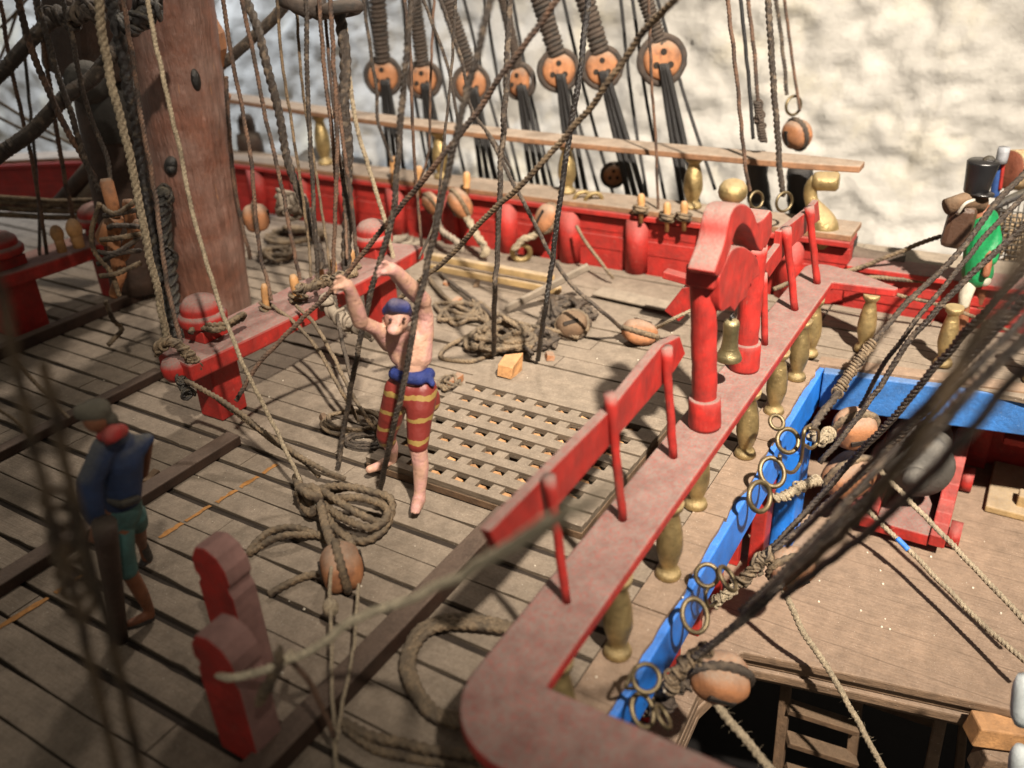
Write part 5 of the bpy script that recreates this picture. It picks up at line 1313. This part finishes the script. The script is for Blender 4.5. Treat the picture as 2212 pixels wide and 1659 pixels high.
# --- hawsers at the upper left
def hawser(label, pts, rpx): 
    P3 = [pt(q) for q in pts]; r = rpx * np.mean([depth(q) for q in P3]) / FPX
    path = [p + np.array(tuple(noise.noise_vector(Vector((i * 0.12, r * 99, 0))))) * r * 0.14 for i, p in enumerate(catmull(P3, r * .3))]
    mb = MB(); mb.serve(path, r * 1.02, 3, strand=0.10, pitch=0.19)
    for f in range(60):
        q = Vector(tuple(random.choice(path))); d = Vector([random.gauss(0, 1) for _ in range(3)]).normalized()
        mb.tube([q + d * r * .8, q + d * r * 1.3, q + d * r * 1.4 + Vector((r, r, 0)) * .3], [r * .03, r * .02, r * .01], 4)
    o = link('hawser', mb, M['dark'], origin=P3[0]); return tag(o, label, 'hawser')
M['mastdark_'] = M['mastdark']
hawser('thick dark hawser at the top left, upper of the two', [(-40, 190, 3.0), (0, 160, 3.05), (87, 67, 3.15), (130, 38, 3.2)], 17)
hawser('thick dark hawser crossing the top left, lower of the two', [(-40, 370, 3.0), (0, 333, 3.0), (70, 285, 3.05), (133, 217, 3.1), (187, 178, 3.15), (240, 120, 3.2), (265, 80, 3.3)], 18)
hawser('thick dark hawser emerging right of the mast head', [(455, 160, 3.75), (520, 105, 3.7), (580, 50, 3.65), (630, -5, 3.6)], 13)
lashing('rope_knot', 'lumpy dark rope knot at the top left corner above the hawser', [(112, 22, 3.05), (150, 45, 3.05), (175, 20, 3.0), (215, 30, 3.0)], 22, M['dark'], 'knot', 0.5, 31)
lashing('rope_knot', 'dark lumpy knot high on the mast between the stays', [(275, 60, 3.1), (300, 40, 3.05), (330, 10, 3.05)], 24, M['tar'], 'knot', 0.5, 33)
# --- cluster of pins left of the mast foot
t_c = thing('pin_cluster', 'bundle of tan wooden pegs tied together with dark rope left of the mast', 'bundle', PD(250, 520, 3.0))
for (x0, y0, x1, y1, r) in ((228, 385, 250, 470, 14), (225, 520, 250, 470, 22), (262, 600, 240, 500, 15), (262, 560, 300, 480, 13), (275, 430, 290, 520, 12), (245, 640, 265, 580, 12)):
    mb = MB(); a = PD(x0, y0, 3.0); b = PD(x1, y1, 2.97); mb.tube([a, a + (b - a) * .1, a + (b - a) * .6, b], [r * .8 * .00155, r * .00165, r * .00165, r * .0013], 14); link('peg', mb, M['wood'], t_c)
random.seed(8)
for i in range(7):
    P_ = [PD(205 + random.uniform(0, 30), 440 + i * 26, 2.93), PD(250, 450 + i * 22 + random.uniform(-12, 12), 2.88), PD(305, 440 + i * 22 + random.uniform(-20, 20), 2.93)]
    mb = MB(); mb.tube(catmull(P_, 0.006), 0.010, 9, lobes=3, pitch=0.05); link('turn_of_rope', mb, M['dark' if i % 3 else 'rope'], t_c)
mb = MB(); mb.tube(catmull([PD(215, 440, 2.9), PD(198, 500, 2.9), PD(205, 545, 2.9), PD(240, 590, 2.9), PD(258, 640, 2.9)], 0.006), 0.0095, 9, lobes=3, pitch=0.05); link('turn_of_rope', mb, M['rope'], t_c)
for i, (x, y, r) in enumerate(((123, 505, 15), (160, 495, 18))):
    mb = MB(); q = PD(x, y, 3.55); mb.ell(q, (r * .0018, r * .0018, r * .0026), 14, 9); mb.lathe([(r * .0013, -.08), (r * .0014, 0)], q, n=12)
    o = link('round_peg', mb, M['pin'], origin=q); tag(o, ('blurred tan round peg on the far left pin rail, left one', 'blurred tan round peg wrapped in rope on the far left pin rail')[i], 'peg')
for i, (ya, yb) in enumerate(((435, 440), (448, 452), (462, 460), (425, 432))):
    R(('grey rope strung level across the far left', 'second grey rope strung level across the far left, below another', 'lowest grey rope strung level across the far left', 'topmost grey rope strung level across the far left')[i], [(-20, ya, 4.0), (120, ya + 8, 4.0), (240, yb, 4.0)], 6, 'rope', fine=False)
for i, (x0, y0, x1, y1) in enumerate(((250, 300, 130, 440), (262, 345, 165, 450))):
    mb = MB(); a = PD(x0, y0, 4.3); b = PD(x1, y1, 4.3); mb.tube([a, b], 0.04, 12); o = link('grey_spar', mb, M['greywood' if i else 'mastdark'], origin=a); tag(o, ('dark blurred spar slanting behind the left spar', 'grey dusty blurred spar slanting behind the pin cluster')[i], 'spar')
for i, (a, b) in enumerate((((-10, 250), (130, 310)), ((-10, 430 / 2), (190, 330)), ((0, 60), (60, -5)), ((-10, 150), (40, 20)))):
    R(('pale faint cord sagging across the upper left wall, lower', 'pale faint cord sagging across the upper left wall, upper', 'short grey cord crossing the top left corner', 'grey cord rising steeply in the top left corner')[i], [(a[0], a[1], 4.9), ((a[0] + b[0]) / 2, (a[1] + b[1]) / 2 + 4, 4.9), (b[0], b[1], 4.9)], 3, 'rope', fine=False)
# --- the fan of ropes at the right
R('black rope of the right fan, topmost, with a fat served lower end', [(2230, 355, 2.7), (2137, 457, 2.7), (2064, 553, 2.7), (1980, 632, 2.7), (1887, 738, 2.68)], 6, 'dark', fuzz=12)
lashing('served_end', 'fat tan served rope end in front of the blue gangway beam', [(1886, 740, 2.68), (1866, 765, 2.67), (1832, 812, 2.65), (1806, 850, 2.63)], 11, M['rope'], 'lashing', 0.35, 3)
R('dark twisted rope leading from the fat served end into the chain', [(1810, 845, 2.62), (1796, 870, 2.6), (1780, 888, 2.55), (1762, 915, 2.5), (1750, 950, 2.45)], 8, 'dark', fuzz=10)
R('black rope of the right fan ending on the topmost pale block', [(2230, 405, 2.45), (2137, 500, 2.45), (2064, 590, 2.45), (1980, 690, 2.46), (1900, 800, 2.48), (1858, 880, 2.5)], 5, 'dark')
R('thick lumpy rope of the right fan passing the white breeches of the soldier', [(2230, 470, 2.2), (2120, 570, 2.25), (2040, 650, 2.3), (1960, 745, 2.35), (1890, 850, 2.4), (1830, 930, 2.42), (1770, 1000, 2.4)], 6, 'dark', fuzz=12)
R('blue grey blurred rope of the right fan over the faded blue beam', [(2230, 560, 1.7), (2120, 680, 1.8), (2030, 780, 1.9), (1940, 890, 2.0), (1850, 985, 2.1), (1760, 1085, 2.15), (1690, 1160, 2.1), (1640, 1205, 2.1)], 7, 'dark')
R('black rope of the right fan running beside the blue grey one', [(2230, 630, 1.6), (2120, 745, 1.7), (2020, 860, 1.8), (1920, 965, 1.9), (1820, 1060, 1.95), (1730, 1140, 1.98), (1670, 1190, 2.0)], 7.5, 'dark')
R('blurred thick rope of the right fan, the lowest, reaching the lower orange block', [(2240, 710, 1.15), (2104, 836, 1.2), (2004, 953, 1.25), (1904, 1046, 1.3), (1800, 1150, 1.33), (1700, 1250, 1.36), (1604, 1340, 1.4), (1500, 1420, 1.44)], 10, 'dark')
R('second blurred thick rope of the right fan, tight above the lowest', [(2240, 655, 1.2), (2100, 800, 1.25), (1990, 920, 1.3), (1890, 1015, 1.33), (1780, 1140, 1.36), (1690, 1235, 1.38), (1600, 1320, 1.42)], 8.5, 'dark')
R('very blurred brown rope nearest the camera at the right edge', [(2240, 500, 0.62), (2150, 640, 0.62), (2080, 770, 0.64), (2010, 900, 0.66), (1950, 990, 0.7), (1880, 1090, 0.8), (1790, 1180, 1.0), (1700, 1260, 1.2)], 13, 'rope')
R('very blurred dark rope low on the right edge over the blue beam', [(2240, 770, 0.8), (2150, 860, 0.85), (2060, 970, 0.9), (1970, 1060, 1.0), (1880, 1145, 1.1), (1780, 1220, 1.25), (1690, 1290, 1.35)], 10, 'dark')
R('dark blurred rope of the right fan between the two thick lowest ones', [(2240, 690, 1.0), (2110, 830, 1.05), (2000, 945, 1.1), (1900, 1045, 1.15), (1790, 1150, 1.22), (1680, 1255, 1.3), (1590, 1345, 1.38), (1520, 1405, 1.43)], 8, 'dark')
R('dark blurred rope crossing low over the gun barrel in the right fan', [(2240, 590, .95), (2120, 730, 1.0), (2010, 860, 1.05), (1900, 975, 1.15), (1800, 1080, 1.3), (1700, 1180, 1.5)], 7, 'dark')
# knots of the right blocks
lashing('rope_knot', 'frayed grey rope tail tying the lowest chain ring to the pale block', [(1672, 1078, 2.33), (1700, 1068, 2.36), (1735, 1048, 2.42), (1770, 1038, 2.48)], 11, M['pale'], 'knot', 0.7, 41)
lashing('rope_knot', 'frayed grey knot between the brass hook and topmost pale block', [(1758, 940, 2.42), (1775, 950, 2.42), (1790, 930, 2.45)], 13, M['pale'], 'knot', 0.6, 42)
lashing('rope_knot', 'lumpy grey knot beside the block below the blue post', [(1588, 1262, 2.0), (1612, 1248, 1.98), (1640, 1215, 1.98), (1668, 1200, 1.97)], 15, M['rope'], 'knot', 0.55, 43)
lashing('rope_knot', 'frayed lumpy knot hanging below the small rings by the lower deck', [(1545, 1300, 1.95), (1565, 1285, 1.95), (1590, 1275, 1.96)], 12, M['pale'], 'knot', 0.6, 45)
lashing('rope_knot', 'long dark lumpy splice above the orange lower block', [(1440, 1490, 1.45), (1465, 1450, 1.45), (1500, 1420, 1.45), (1530, 1395, 1.45)], 17, M['rope'], 'knot', 0.45, 44)
lashing('rope_knot', 'dark knotted strop joining the orange lower block to the blue strip ring', [(1385, 1492, 1.5), (1420, 1495, 1.48), (1460, 1480, 1.46), (1490, 1480, 1.45)], 15, M['dark'], 'knot', 0.5, 46)
lashing('rope_knot', 'grey lumpy knot hanging at the bottom end of the blue strip', [(1405, 1530, 1.5), (1430, 1520, 1.48), (1450, 1515, 1.46)], 16, M['served'], 'knot', 0.5, 47)
# pale falls over the lower deck
R('pale rope over the lower deck, marked with a dab of blue', [(1866, 1092, 2.48), (1877, 1106, 2.45), (1960, 1185, 2.3), (2104, 1329, 2.0), (2240, 1450, 1.75)], 5.2, 'pale', fuzz=30)
mb = MB(); q = [pt(s_) for s_ in ((1938, 1163, 2.335), (1950, 1175, 2.315), (1962, 1188, 2.29))]; mb.tube(catmull(q, 0.006), 5.9 * depth(q[0]) / FPX, 12); o = link('paint_dab', mb, M['blue'], origin=q[0]); tag(o, 'dab of blue paint on the pale rope over the lower deck', 'paint mark')
R('pale rope over the lower deck running to the right edge, upper one', [(1882, 992, 2.5), (1905, 1020, 2.5), (1987, 1106, 2.35), (2037, 1156, 2.25), (2240, 1368, 1.85)], 5.4, 'pale', fuzz=30)
R('pale fuzzy rope hanging into the dark opening past the ladder', [(1690, 1270, 1.95), (1706, 1305, 1.93), (1737, 1366, 1.9), (1794, 1453, 1.85), (1840, 1535, 1.8), (1925, 1690, 1.7)], 6.2, 'pale', fuzz=50)
R('short thick pale rope hanging from the orange lower block', [(1548, 1520, 1.44), (1580, 1565, 1.42), (1620, 1608, 1.4), (1690, 1690, 1.36)], 9, 'pale', fuzz=40)
R('thin tan rope stretched along the starboard rail behind the black ropes', [(1672, 625, 3.05), (1720, 608, 3.15), (1800, 598, 3.2), (1900, 600, 3.22), (2020, 612, 3.2), (2110, 632, 3.15)], 4.4, 'rope')
R('thin tan rope sagging below the starboard rail towards the white breeches', [(1800, 600, 3.18), (1880, 618, 3.1), (1950, 640, 3.05), (2060, 668, 3.0), (2240, 740, 2.9)], 3.6, 'rope')
R('brown rope rising from the starboard rail to the knapsack of the soldier', [(1810, 590, 3.3), (1870, 572, 3.3), (1940, 545, 3.25), (2000, 520, 3.22), (2045, 508, 3.2)], 4.6, 'rope')
# --- foreground ropes
R('pale blurred near rope from the nearest red post past the red board', [(600, 1425, 1.17), (640, 1418, 1.17), (700, 1385, 1.15), (764, 1340, 1.12), (870, 1300, 1.06), (998, 1239, .95), (1106, 1173, .82), (1190, 1128, .70), (1270, 1085, .58), (1345, 1045, .46), (1400, 1015, .38)], 12, 'cord', fuzz=20, taper=0.3)
R('pale rope turned once round the nearest red post', [(455, 1435, 1.36), (466, 1456, 1.24), (500, 1462, 1.165), (545, 1456, 1.15), (590, 1440, 1.145), (622, 1422, 1.19), (628, 1412, 1.27)], 8, 'cord')
lashing('rope_knot', 'pale soft knot of rope on the side of the nearest red post', [(600, 1405, 1.16), (602, 1430, 1.15), (585, 1470, 1.14), (560, 1515, 1.14)], 12, M['rope'], 'knot', 0.5, 51)
R('brown blurred rope nearest the camera at the far left, bending down', [(-30, 560, .80), (8, 666, .79), (38, 820, .78), (68, 953, .77), (110, 1106, .76), (148, 1240, .75), (190, 1410, .74), (227, 1556, .73), (262, 1720, .72)], 11, 'rope')
R('brown blurred rope at the left, right one of two leaving the bundle', [(92, 780, .86), (130, 960, .84), (172, 1120, .82), (213, 1270, .80), (247, 1406, .78), (283, 1573, .77), (320, 1730, .76)], 11, 'rope')
R('thin grey rope leading from the left edge to the cap of the blue figure', [(30, 770, 1.9), (70, 820, 1.9), (110, 860, 1.88), (150, 905, 1.85)], 4, 'rope')
R('thin grey rope just under the one leading to the figure cap', [(-10, 880, 1.8), (40, 915, 1.8), (66, 950, 1.8)], 3.6, 'rope')
random.seed(3)
P_ = []
for i in range(46):
    a_ = i * 0.9; P_.append((120 + 34 * math.cos(a_) + i * 1.2, 1060 + i * 5.6 + 30 * math.sin(a_), 0.85 + 0.02 * math.cos(i)))
R('blurred tangled bundle of brown rope close to the camera on the left', P_, 8, 'rope', fuzz=30, name='rope_bundle', cat='rope bundle')
R('rope hanging in a slack curve below the far left pin rail', [(228, 650, 3.3), (245, 690, 3.3), (262, 712, 3.3), (235, 745, 3.2)], 5, 'rope')
# rail end knots
lashing('rope_knot', 'tan rounded rope knot on the near end of the red pin rail', [(338, 756, 2.52), (360, 738, 2.5), (385, 745, 2.5), (412, 770, 2.5), (425, 790, 2.52)], 13, M['rope'], 'knot', 0.5, 61)
q = PD(378, 795, 2.53)
mb = MB(); mb.lathe([(0.03, -0.04), (0.042, -0.02), (0.045, 0.01), (0.035, 0.03), (0, 0.035)], q, (0, 0, 1), n=20); o = link('small_red_finial', mb, M['red'], origin=q, bevel=0); tag(o, 'small red finial with pink dusty top at the near end of the pin rail', 'finial')
lashing('rope_knot', 'dark knot hanging under the near end of the red pin rail', [(388, 815, 2.5), (398, 835, 2.48), (405, 850, 2.46)], 12, M['tar'], 'knot', 0.5, 62)
R('grey rope wound round the neck of the nearest domed bitt head', [(415, 682, 2.72), (440, 700, 2.64), (490, 698, 2.62), (525, 680, 2.68), (520, 690, 2.7), (470, 712, 2.6), (425, 705, 2.65), (412, 718, 2.6)], 6, 'rope')
R('long grey rope running from the rail end down to the deck coil', [(400, 822, 2.45), (450, 848, 2.42), (500, 880, 2.38), (560, 925, 2.32), (640, 980, 2.22), (700, 1015, 2.17), (745, 1035, 'z0.03')], 5.4, 'rope', fuzz=16)
R('second grey rope lying just above the long one on its way to the coil', [(470, 862, 2.42), (530, 908, 2.36), (600, 960, 2.28), (660, 1000, 2.24), (690, 1030, 'z0.03')], 4.6, 'rope', fuzz=10)
R('thin dark rope from the pins down to the small coil, upper one', [(640, 660, 2.85), (680, 700, 2.75), (720, 770, 2.62), (755, 840, 2.5), (790, 900, 2.4), (815, 935, 'z0.03')], 4, 'rope')
R('thin dark rope from the pins down to the small coil, lower one', [(588, 660, 2.9), (640, 700, 2.8), (690, 760, 2.68), (735, 840, 2.52), (775, 910, 'z0.03')], 4, 'rope')
R('black thin rope falling behind the raised arm of the sailor', [(723, 640, 2.9), (732, 700, 2.8), (745, 760, 2.7), (760, 820, 2.6)], 4.4, 'dark')
lashing('rope_knot', 'grey rope heap hanging below the pins of the red rail', [(700, 640, 2.9), (725, 680, 2.85), (770, 705, 2.85), (810, 720, 2.85)], 17, M['greywood'], 'knot', 0.5, 63)
lashing('rope_knot', 'tangle of grey rope turns on the red pin rail before the domed post', [(640, 628, 2.88), (680, 618, 2.9), (730, 600, 2.9), (770, 590, 2.92)], 11, M['rope'], 'knot', 0.6, 64)
# --- coils
def coil(label, cx, cy, rx, ry, turns, rpx, m='rope', seed=0, gap=(0, 0), z0=0.012, name='rope_coil', fuzz=20, spread=0.25, rot=0.0, a0=0, tail=None):
    random.seed(seed)
    c = S(cx, cy, 0); P3 = []; k = depth(c) / FPX
    X_ = S(cx + rx, cy, 0) - c; Y_ = S(cx, cy + ry, 0) - c
    n = int(turns * 14)
    for i in range(n):
        a = a0 + i / 14 * 2 * math.pi; s_ = 1 + spread * math.sin(i * 0.37 + seed) + random.uniform(-.06, .06)
        ca, sa = math.cos(a), math.sin(a)
        P3.append(c + X_ * (ca * s_) + Y_ * (sa * s_) + np.array([0, 0, z0 + rpx * k * (0.4 + 1.1 * i / 14 * random.uniform(.7, 1.2))]))
    if tail: P3 += [pt(q) for q in tail]
    r = rpx * k; path = catmull(P3, r * 0.55)
    mb = MB(); mb.tube(path, r * 1.1, 11, lobes=3, pitch=r * 6.5, jit=0.05)
    for f in range(fuzz):
        i = random.randrange(len(path)); a = Vector(tuple(path[i])); d = Vector([random.gauss(0, 1) for _ in range(3)]).normalized(); d.z = abs(d.z)
        mb.tube([a + d * r * .7, a + d * r * 2.0, a + d * r * 2.2 + Vector((r, -r, 0)) * .5], [r * .05, r * .04, r * .02], 4)
    o = link(name, mb, M[m], origin=c); tag(o, label, 'rope coil')
def tangle(label, cx, cy, rx, ry, n, rpx, m='rope', seed=0, h=0.05, fuzz=40):
    """slack loops of different sizes thrown over each other"""
    random.seed(seed)
    c = S(cx, cy, 0); k = depth(c) / FPX; X_ = S(cx + rx, cy, 0) - c; Y_ = S(cx, cy + ry, 0) - c
    P3 = []; a = random.random() * 6
    for i in range(n):
        s_ = random.uniform(0.35, 1.0); a += random.uniform(0.9, 2.2) * (1 if random.random() < .75 else -1)
        hh = h * (1 - s_ * .8) * random.uniform(.5, 1.3)
        P3.append(c + X_ * math.cos(a) * s_ + Y_ * math.sin(a) * s_ + np.array([0, 0, rpx * k + hh]))
    r = rpx * k; path = catmull(P3, r * .55); path = [np.array([p[0], p[1], max(p[2], r)]) for p in path]
    mb = MB(); mb.tube(path, r * 1.1, 11, lobes=3, pitch=r * 6.5, jit=0.04)
    for f in range(fuzz):
        i = random.randrange(len(path)); q = Vector(tuple(path[i])); d = Vector([random.gauss(0, 1) for _ in range(3)]).normalized(); d.z = abs(d.z)
        mb.tube([q + d * r * .7, q + d * r * 2.0, q + d * r * 2.3 + Vector((r, -r, 0)) * .6], [r * .06, r * .05, r * .02], 4)
    o = link('rope_coil', mb, M[m], origin=c); tag(o, label, 'rope coil')
def heap(label, cx, cy, spots, rpx, m, seed, name='rope_coil'):
    random.seed(seed)
    P_ = [(x, y, 'z%.3f' % z) for x, y, z in spots]
    P3 = [pt(q) for q in P_]; k = depth(P3[0]) / FPX; r = rpx * k
    path = catmull(P3, r * .55); mb = MB(); mb.tube(path, r * 1.1, 11, lobes=3, pitch=r * 6.5, jit=0.05)
    o = link(name, mb, M[m], origin=P3[0]); tag(o, label, 'rope coil')
heap('large slack coil of grey brown rope on the shaded deck left of the sailor', 735, 1080,
     [(655, 1052, .07), (672, 1085, .06), (700, 1068, .05), (760, 1052, .07), (815, 1070, .08), (838, 1088, .06), (830, 1125, .05), (795, 1140, .05), (740, 1118, .06), (690, 1080, .06), (680, 1060, .06), (735, 1050, .09), (800, 1062, .09), (845, 1080, .08), (835, 1135, .03), (790, 1168, .02), (735, 1150, .03), (705, 1110, .05),
      (690, 1060, .08), (720, 1075, .10), (775, 1110, .08), (825, 1128, .05), (836, 1100, .07), (800, 1080, .10), (750, 1075, .11), (700, 1090, .05), (715, 1130, .04), (760, 1175, .02), (700, 1165, .02)], 8, 'rope', 71)
heap('upright knotted turns at the head of the large slack coil', 655, 1060, [(640, 1030, .05), (650, 1055, .09), (668, 1068, .11), (690, 1082, .08), (672, 1110, .04), (655, 1085, .04), (645, 1060, .08), (680, 1055, .10), (695, 1100, .07), (702, 1130, .07), (712, 1160, .08), (722, 1185, .10)], 9, 'rope', 72)
heap('wide bight of rope lying in shade around the plump pulley block', 600, 1190, [(700, 1160, .02), (640, 1140, .03), (590, 1145, .02), (555, 1170, .02), (538, 1195, .015), (560, 1182, .015), (610, 1158, .04), (680, 1155, .02)], 7.5, 'rope', 73)
heap('rope stretching along the deck behind the taller red post', 600, 1260, [(580, 1285, .012), (620, 1262, .014), (660, 1245, .014), (700, 1240, .015), (720, 1262, .012)], 8, 'rope', 74)
for i in range(3):
    o_ = i * 9
    heap(('thick multi strand rope loop on the near deck, outer strand', 'thick multi strand rope loop on the near deck, middle strand', 'thick multi strand rope loop on the near deck, inner strand')[i], 0, 0,
         [(1110, 1352 + o_ * .6, .03), (1030, 1335 + o_, .03), (960, 1335 + o_, .025), (905 + o_, 1358 + o_ * .6, .02), (880 + o_, 1400, .02), (872 + o_, 1440, .02), (888 + o_, 1490, .02), (925 + o_ * .8, 1540 - o_ * .4, .02), (975, 1562 - o_, .03), (1040, 1575 - o_ * 1.2, .03)], 9, 'rope', 75 + i)
heap('rope with frayed strands coming out from under the rounded rail corner', 0, 0, [(740, 1560, .015), (800, 1590, .02), (870, 1605, .02), (940, 1622, .02), (1020, 1632, .02), (1100, 1640, .03)], 11, 'rope', 80)
heap('second rope lying below the frayed one at the bottom edge', 0, 0, [(745, 1575, .012), (810, 1618, .012), (880, 1636, .012), (960, 1650, .012), (1060, 1672, .012)], 9, 'rope', 81)
coil('small flat coil of thin dark rope left of the sailor feet', 762, 925, 58, 22, 4.5, 3.6, 'rope', 5, spread=0.16)
coil('slack turns of dark rope between the small coil and the sailor', 795, 962, 40, 14, 2.5, 3.8, 'dark', 6, spread=0.2)
tangle('heap of grey rope round the broken orange block beyond the grating', 1085, 745, 84, 36, 46, 5.5, 'rope', 7, 0.10)
tangle('loose turns of grey rope right of the broken orange block', 1170, 742, 46, 24, 20, 5, 'dark', 8, 0.05)
tangle('tangled dim rope heap in front of the red wall', 1225, 690, 74, 36, 34, 5.5, 'dark', 9, 0.09)
tangle('messy rope turns behind the raised arm of the sailor', 1005, 680, 80, 34, 20, 4.6, 'rope', 10, 0.03)
tangle('rope heap near the foot of the mast against the red wall', 640, 520, 66, 20, 24, 5, 'rope', 12, 0.06)
tangle('rope turns lying on the deck between mast foot and pin rail', 600, 560, 44, 20, 16, 4.5, 'rope', 13, 0.05)
tangle('little frayed coil by the grating corner beside the striped trousers', 975, 838, 30, 20, 22, 3.4, 'rope', 14, 0.04)
tangle('messy rope heap at the far left before the bow', 60, 395, 70, 18, 30, 7, 'rope', 15, 0.15)
tangle('flat rope heap behind the domed post of the red pin rail', 870, 535, 40, 12, 14, 6, 'greywood', 16, 0.05)
R('grey rope lying across the planks beyond the arm, left of two', [(925, 600, 'z0.02'), (960, 640, 'z0.02'), (1010, 672, 'z0.02'), (1060, 700, 'z0.03')], 4.4, 'rope')
R('dark rope crossing the planks towards the broken block', [(945, 585, 'z0.02'), (995, 625, 'z0.03'), (1040, 660, 'z0.03'), (1100, 720, 'z0.04'), (1150, 765, 'z0.03')], 4.4, 'dark')
R('rope stretched on deck toward the belfry side', [(1080, 680, 'z0.04'), (1130, 700, 'z0.04'), (1190, 712, 'z0.04'), (1250, 730, 'z0.02')], 4.4, 'rope')
R('bent grey rope bight left of the broken block', [(1060, 765, 'z0.01'), (1015, 780, 'z0.01'), (955, 772, 'z0.01'), (962, 752, 'z0.01'), (1005, 728, 'z0.02'), (1040, 710, 'z0.03')], 4.6, 'rope')
R('two thin cords falling from the plump block, left one with a knot', [(716, 1225, 1.66), (712, 1270, 1.6), (713, 1300, 1.56), (716, 1400, 1.42), (718, 1500, 1.3), (724, 1600, 1.19), (730, 1700, 1.1)], 4.2, 'pale', fuzz=10)
R('thin cord falling from the plump block, right one', [(775, 1262, 1.64), (772, 1300, 1.58), (766, 1380, 1.46), (755, 1450, 1.36), (738, 1530, 1.26), (728, 1600, 1.18)], 3.8, 'pale', fuzz=10)
mb = MB(); mb.ell(PD(714, 1312, 1.55), (0.02, 0.02, 0.026), 10, 7); o = link('cord_knot', mb, M['pale'], origin=PD(714, 1312, 1.55)); tag(o, 'small pale knot on the thin cord under the plump block', 'knot')
R('brown rope from the pale knot on the nearest post down to the deck', [(625, 1425, 1.18), (665, 1470, 1.18), (700, 1540, 1.18), (722, 1590, 1.18)], 6, 'brown')

for o in bpy.data.objects:
    if '_o' in o: del o['_o']
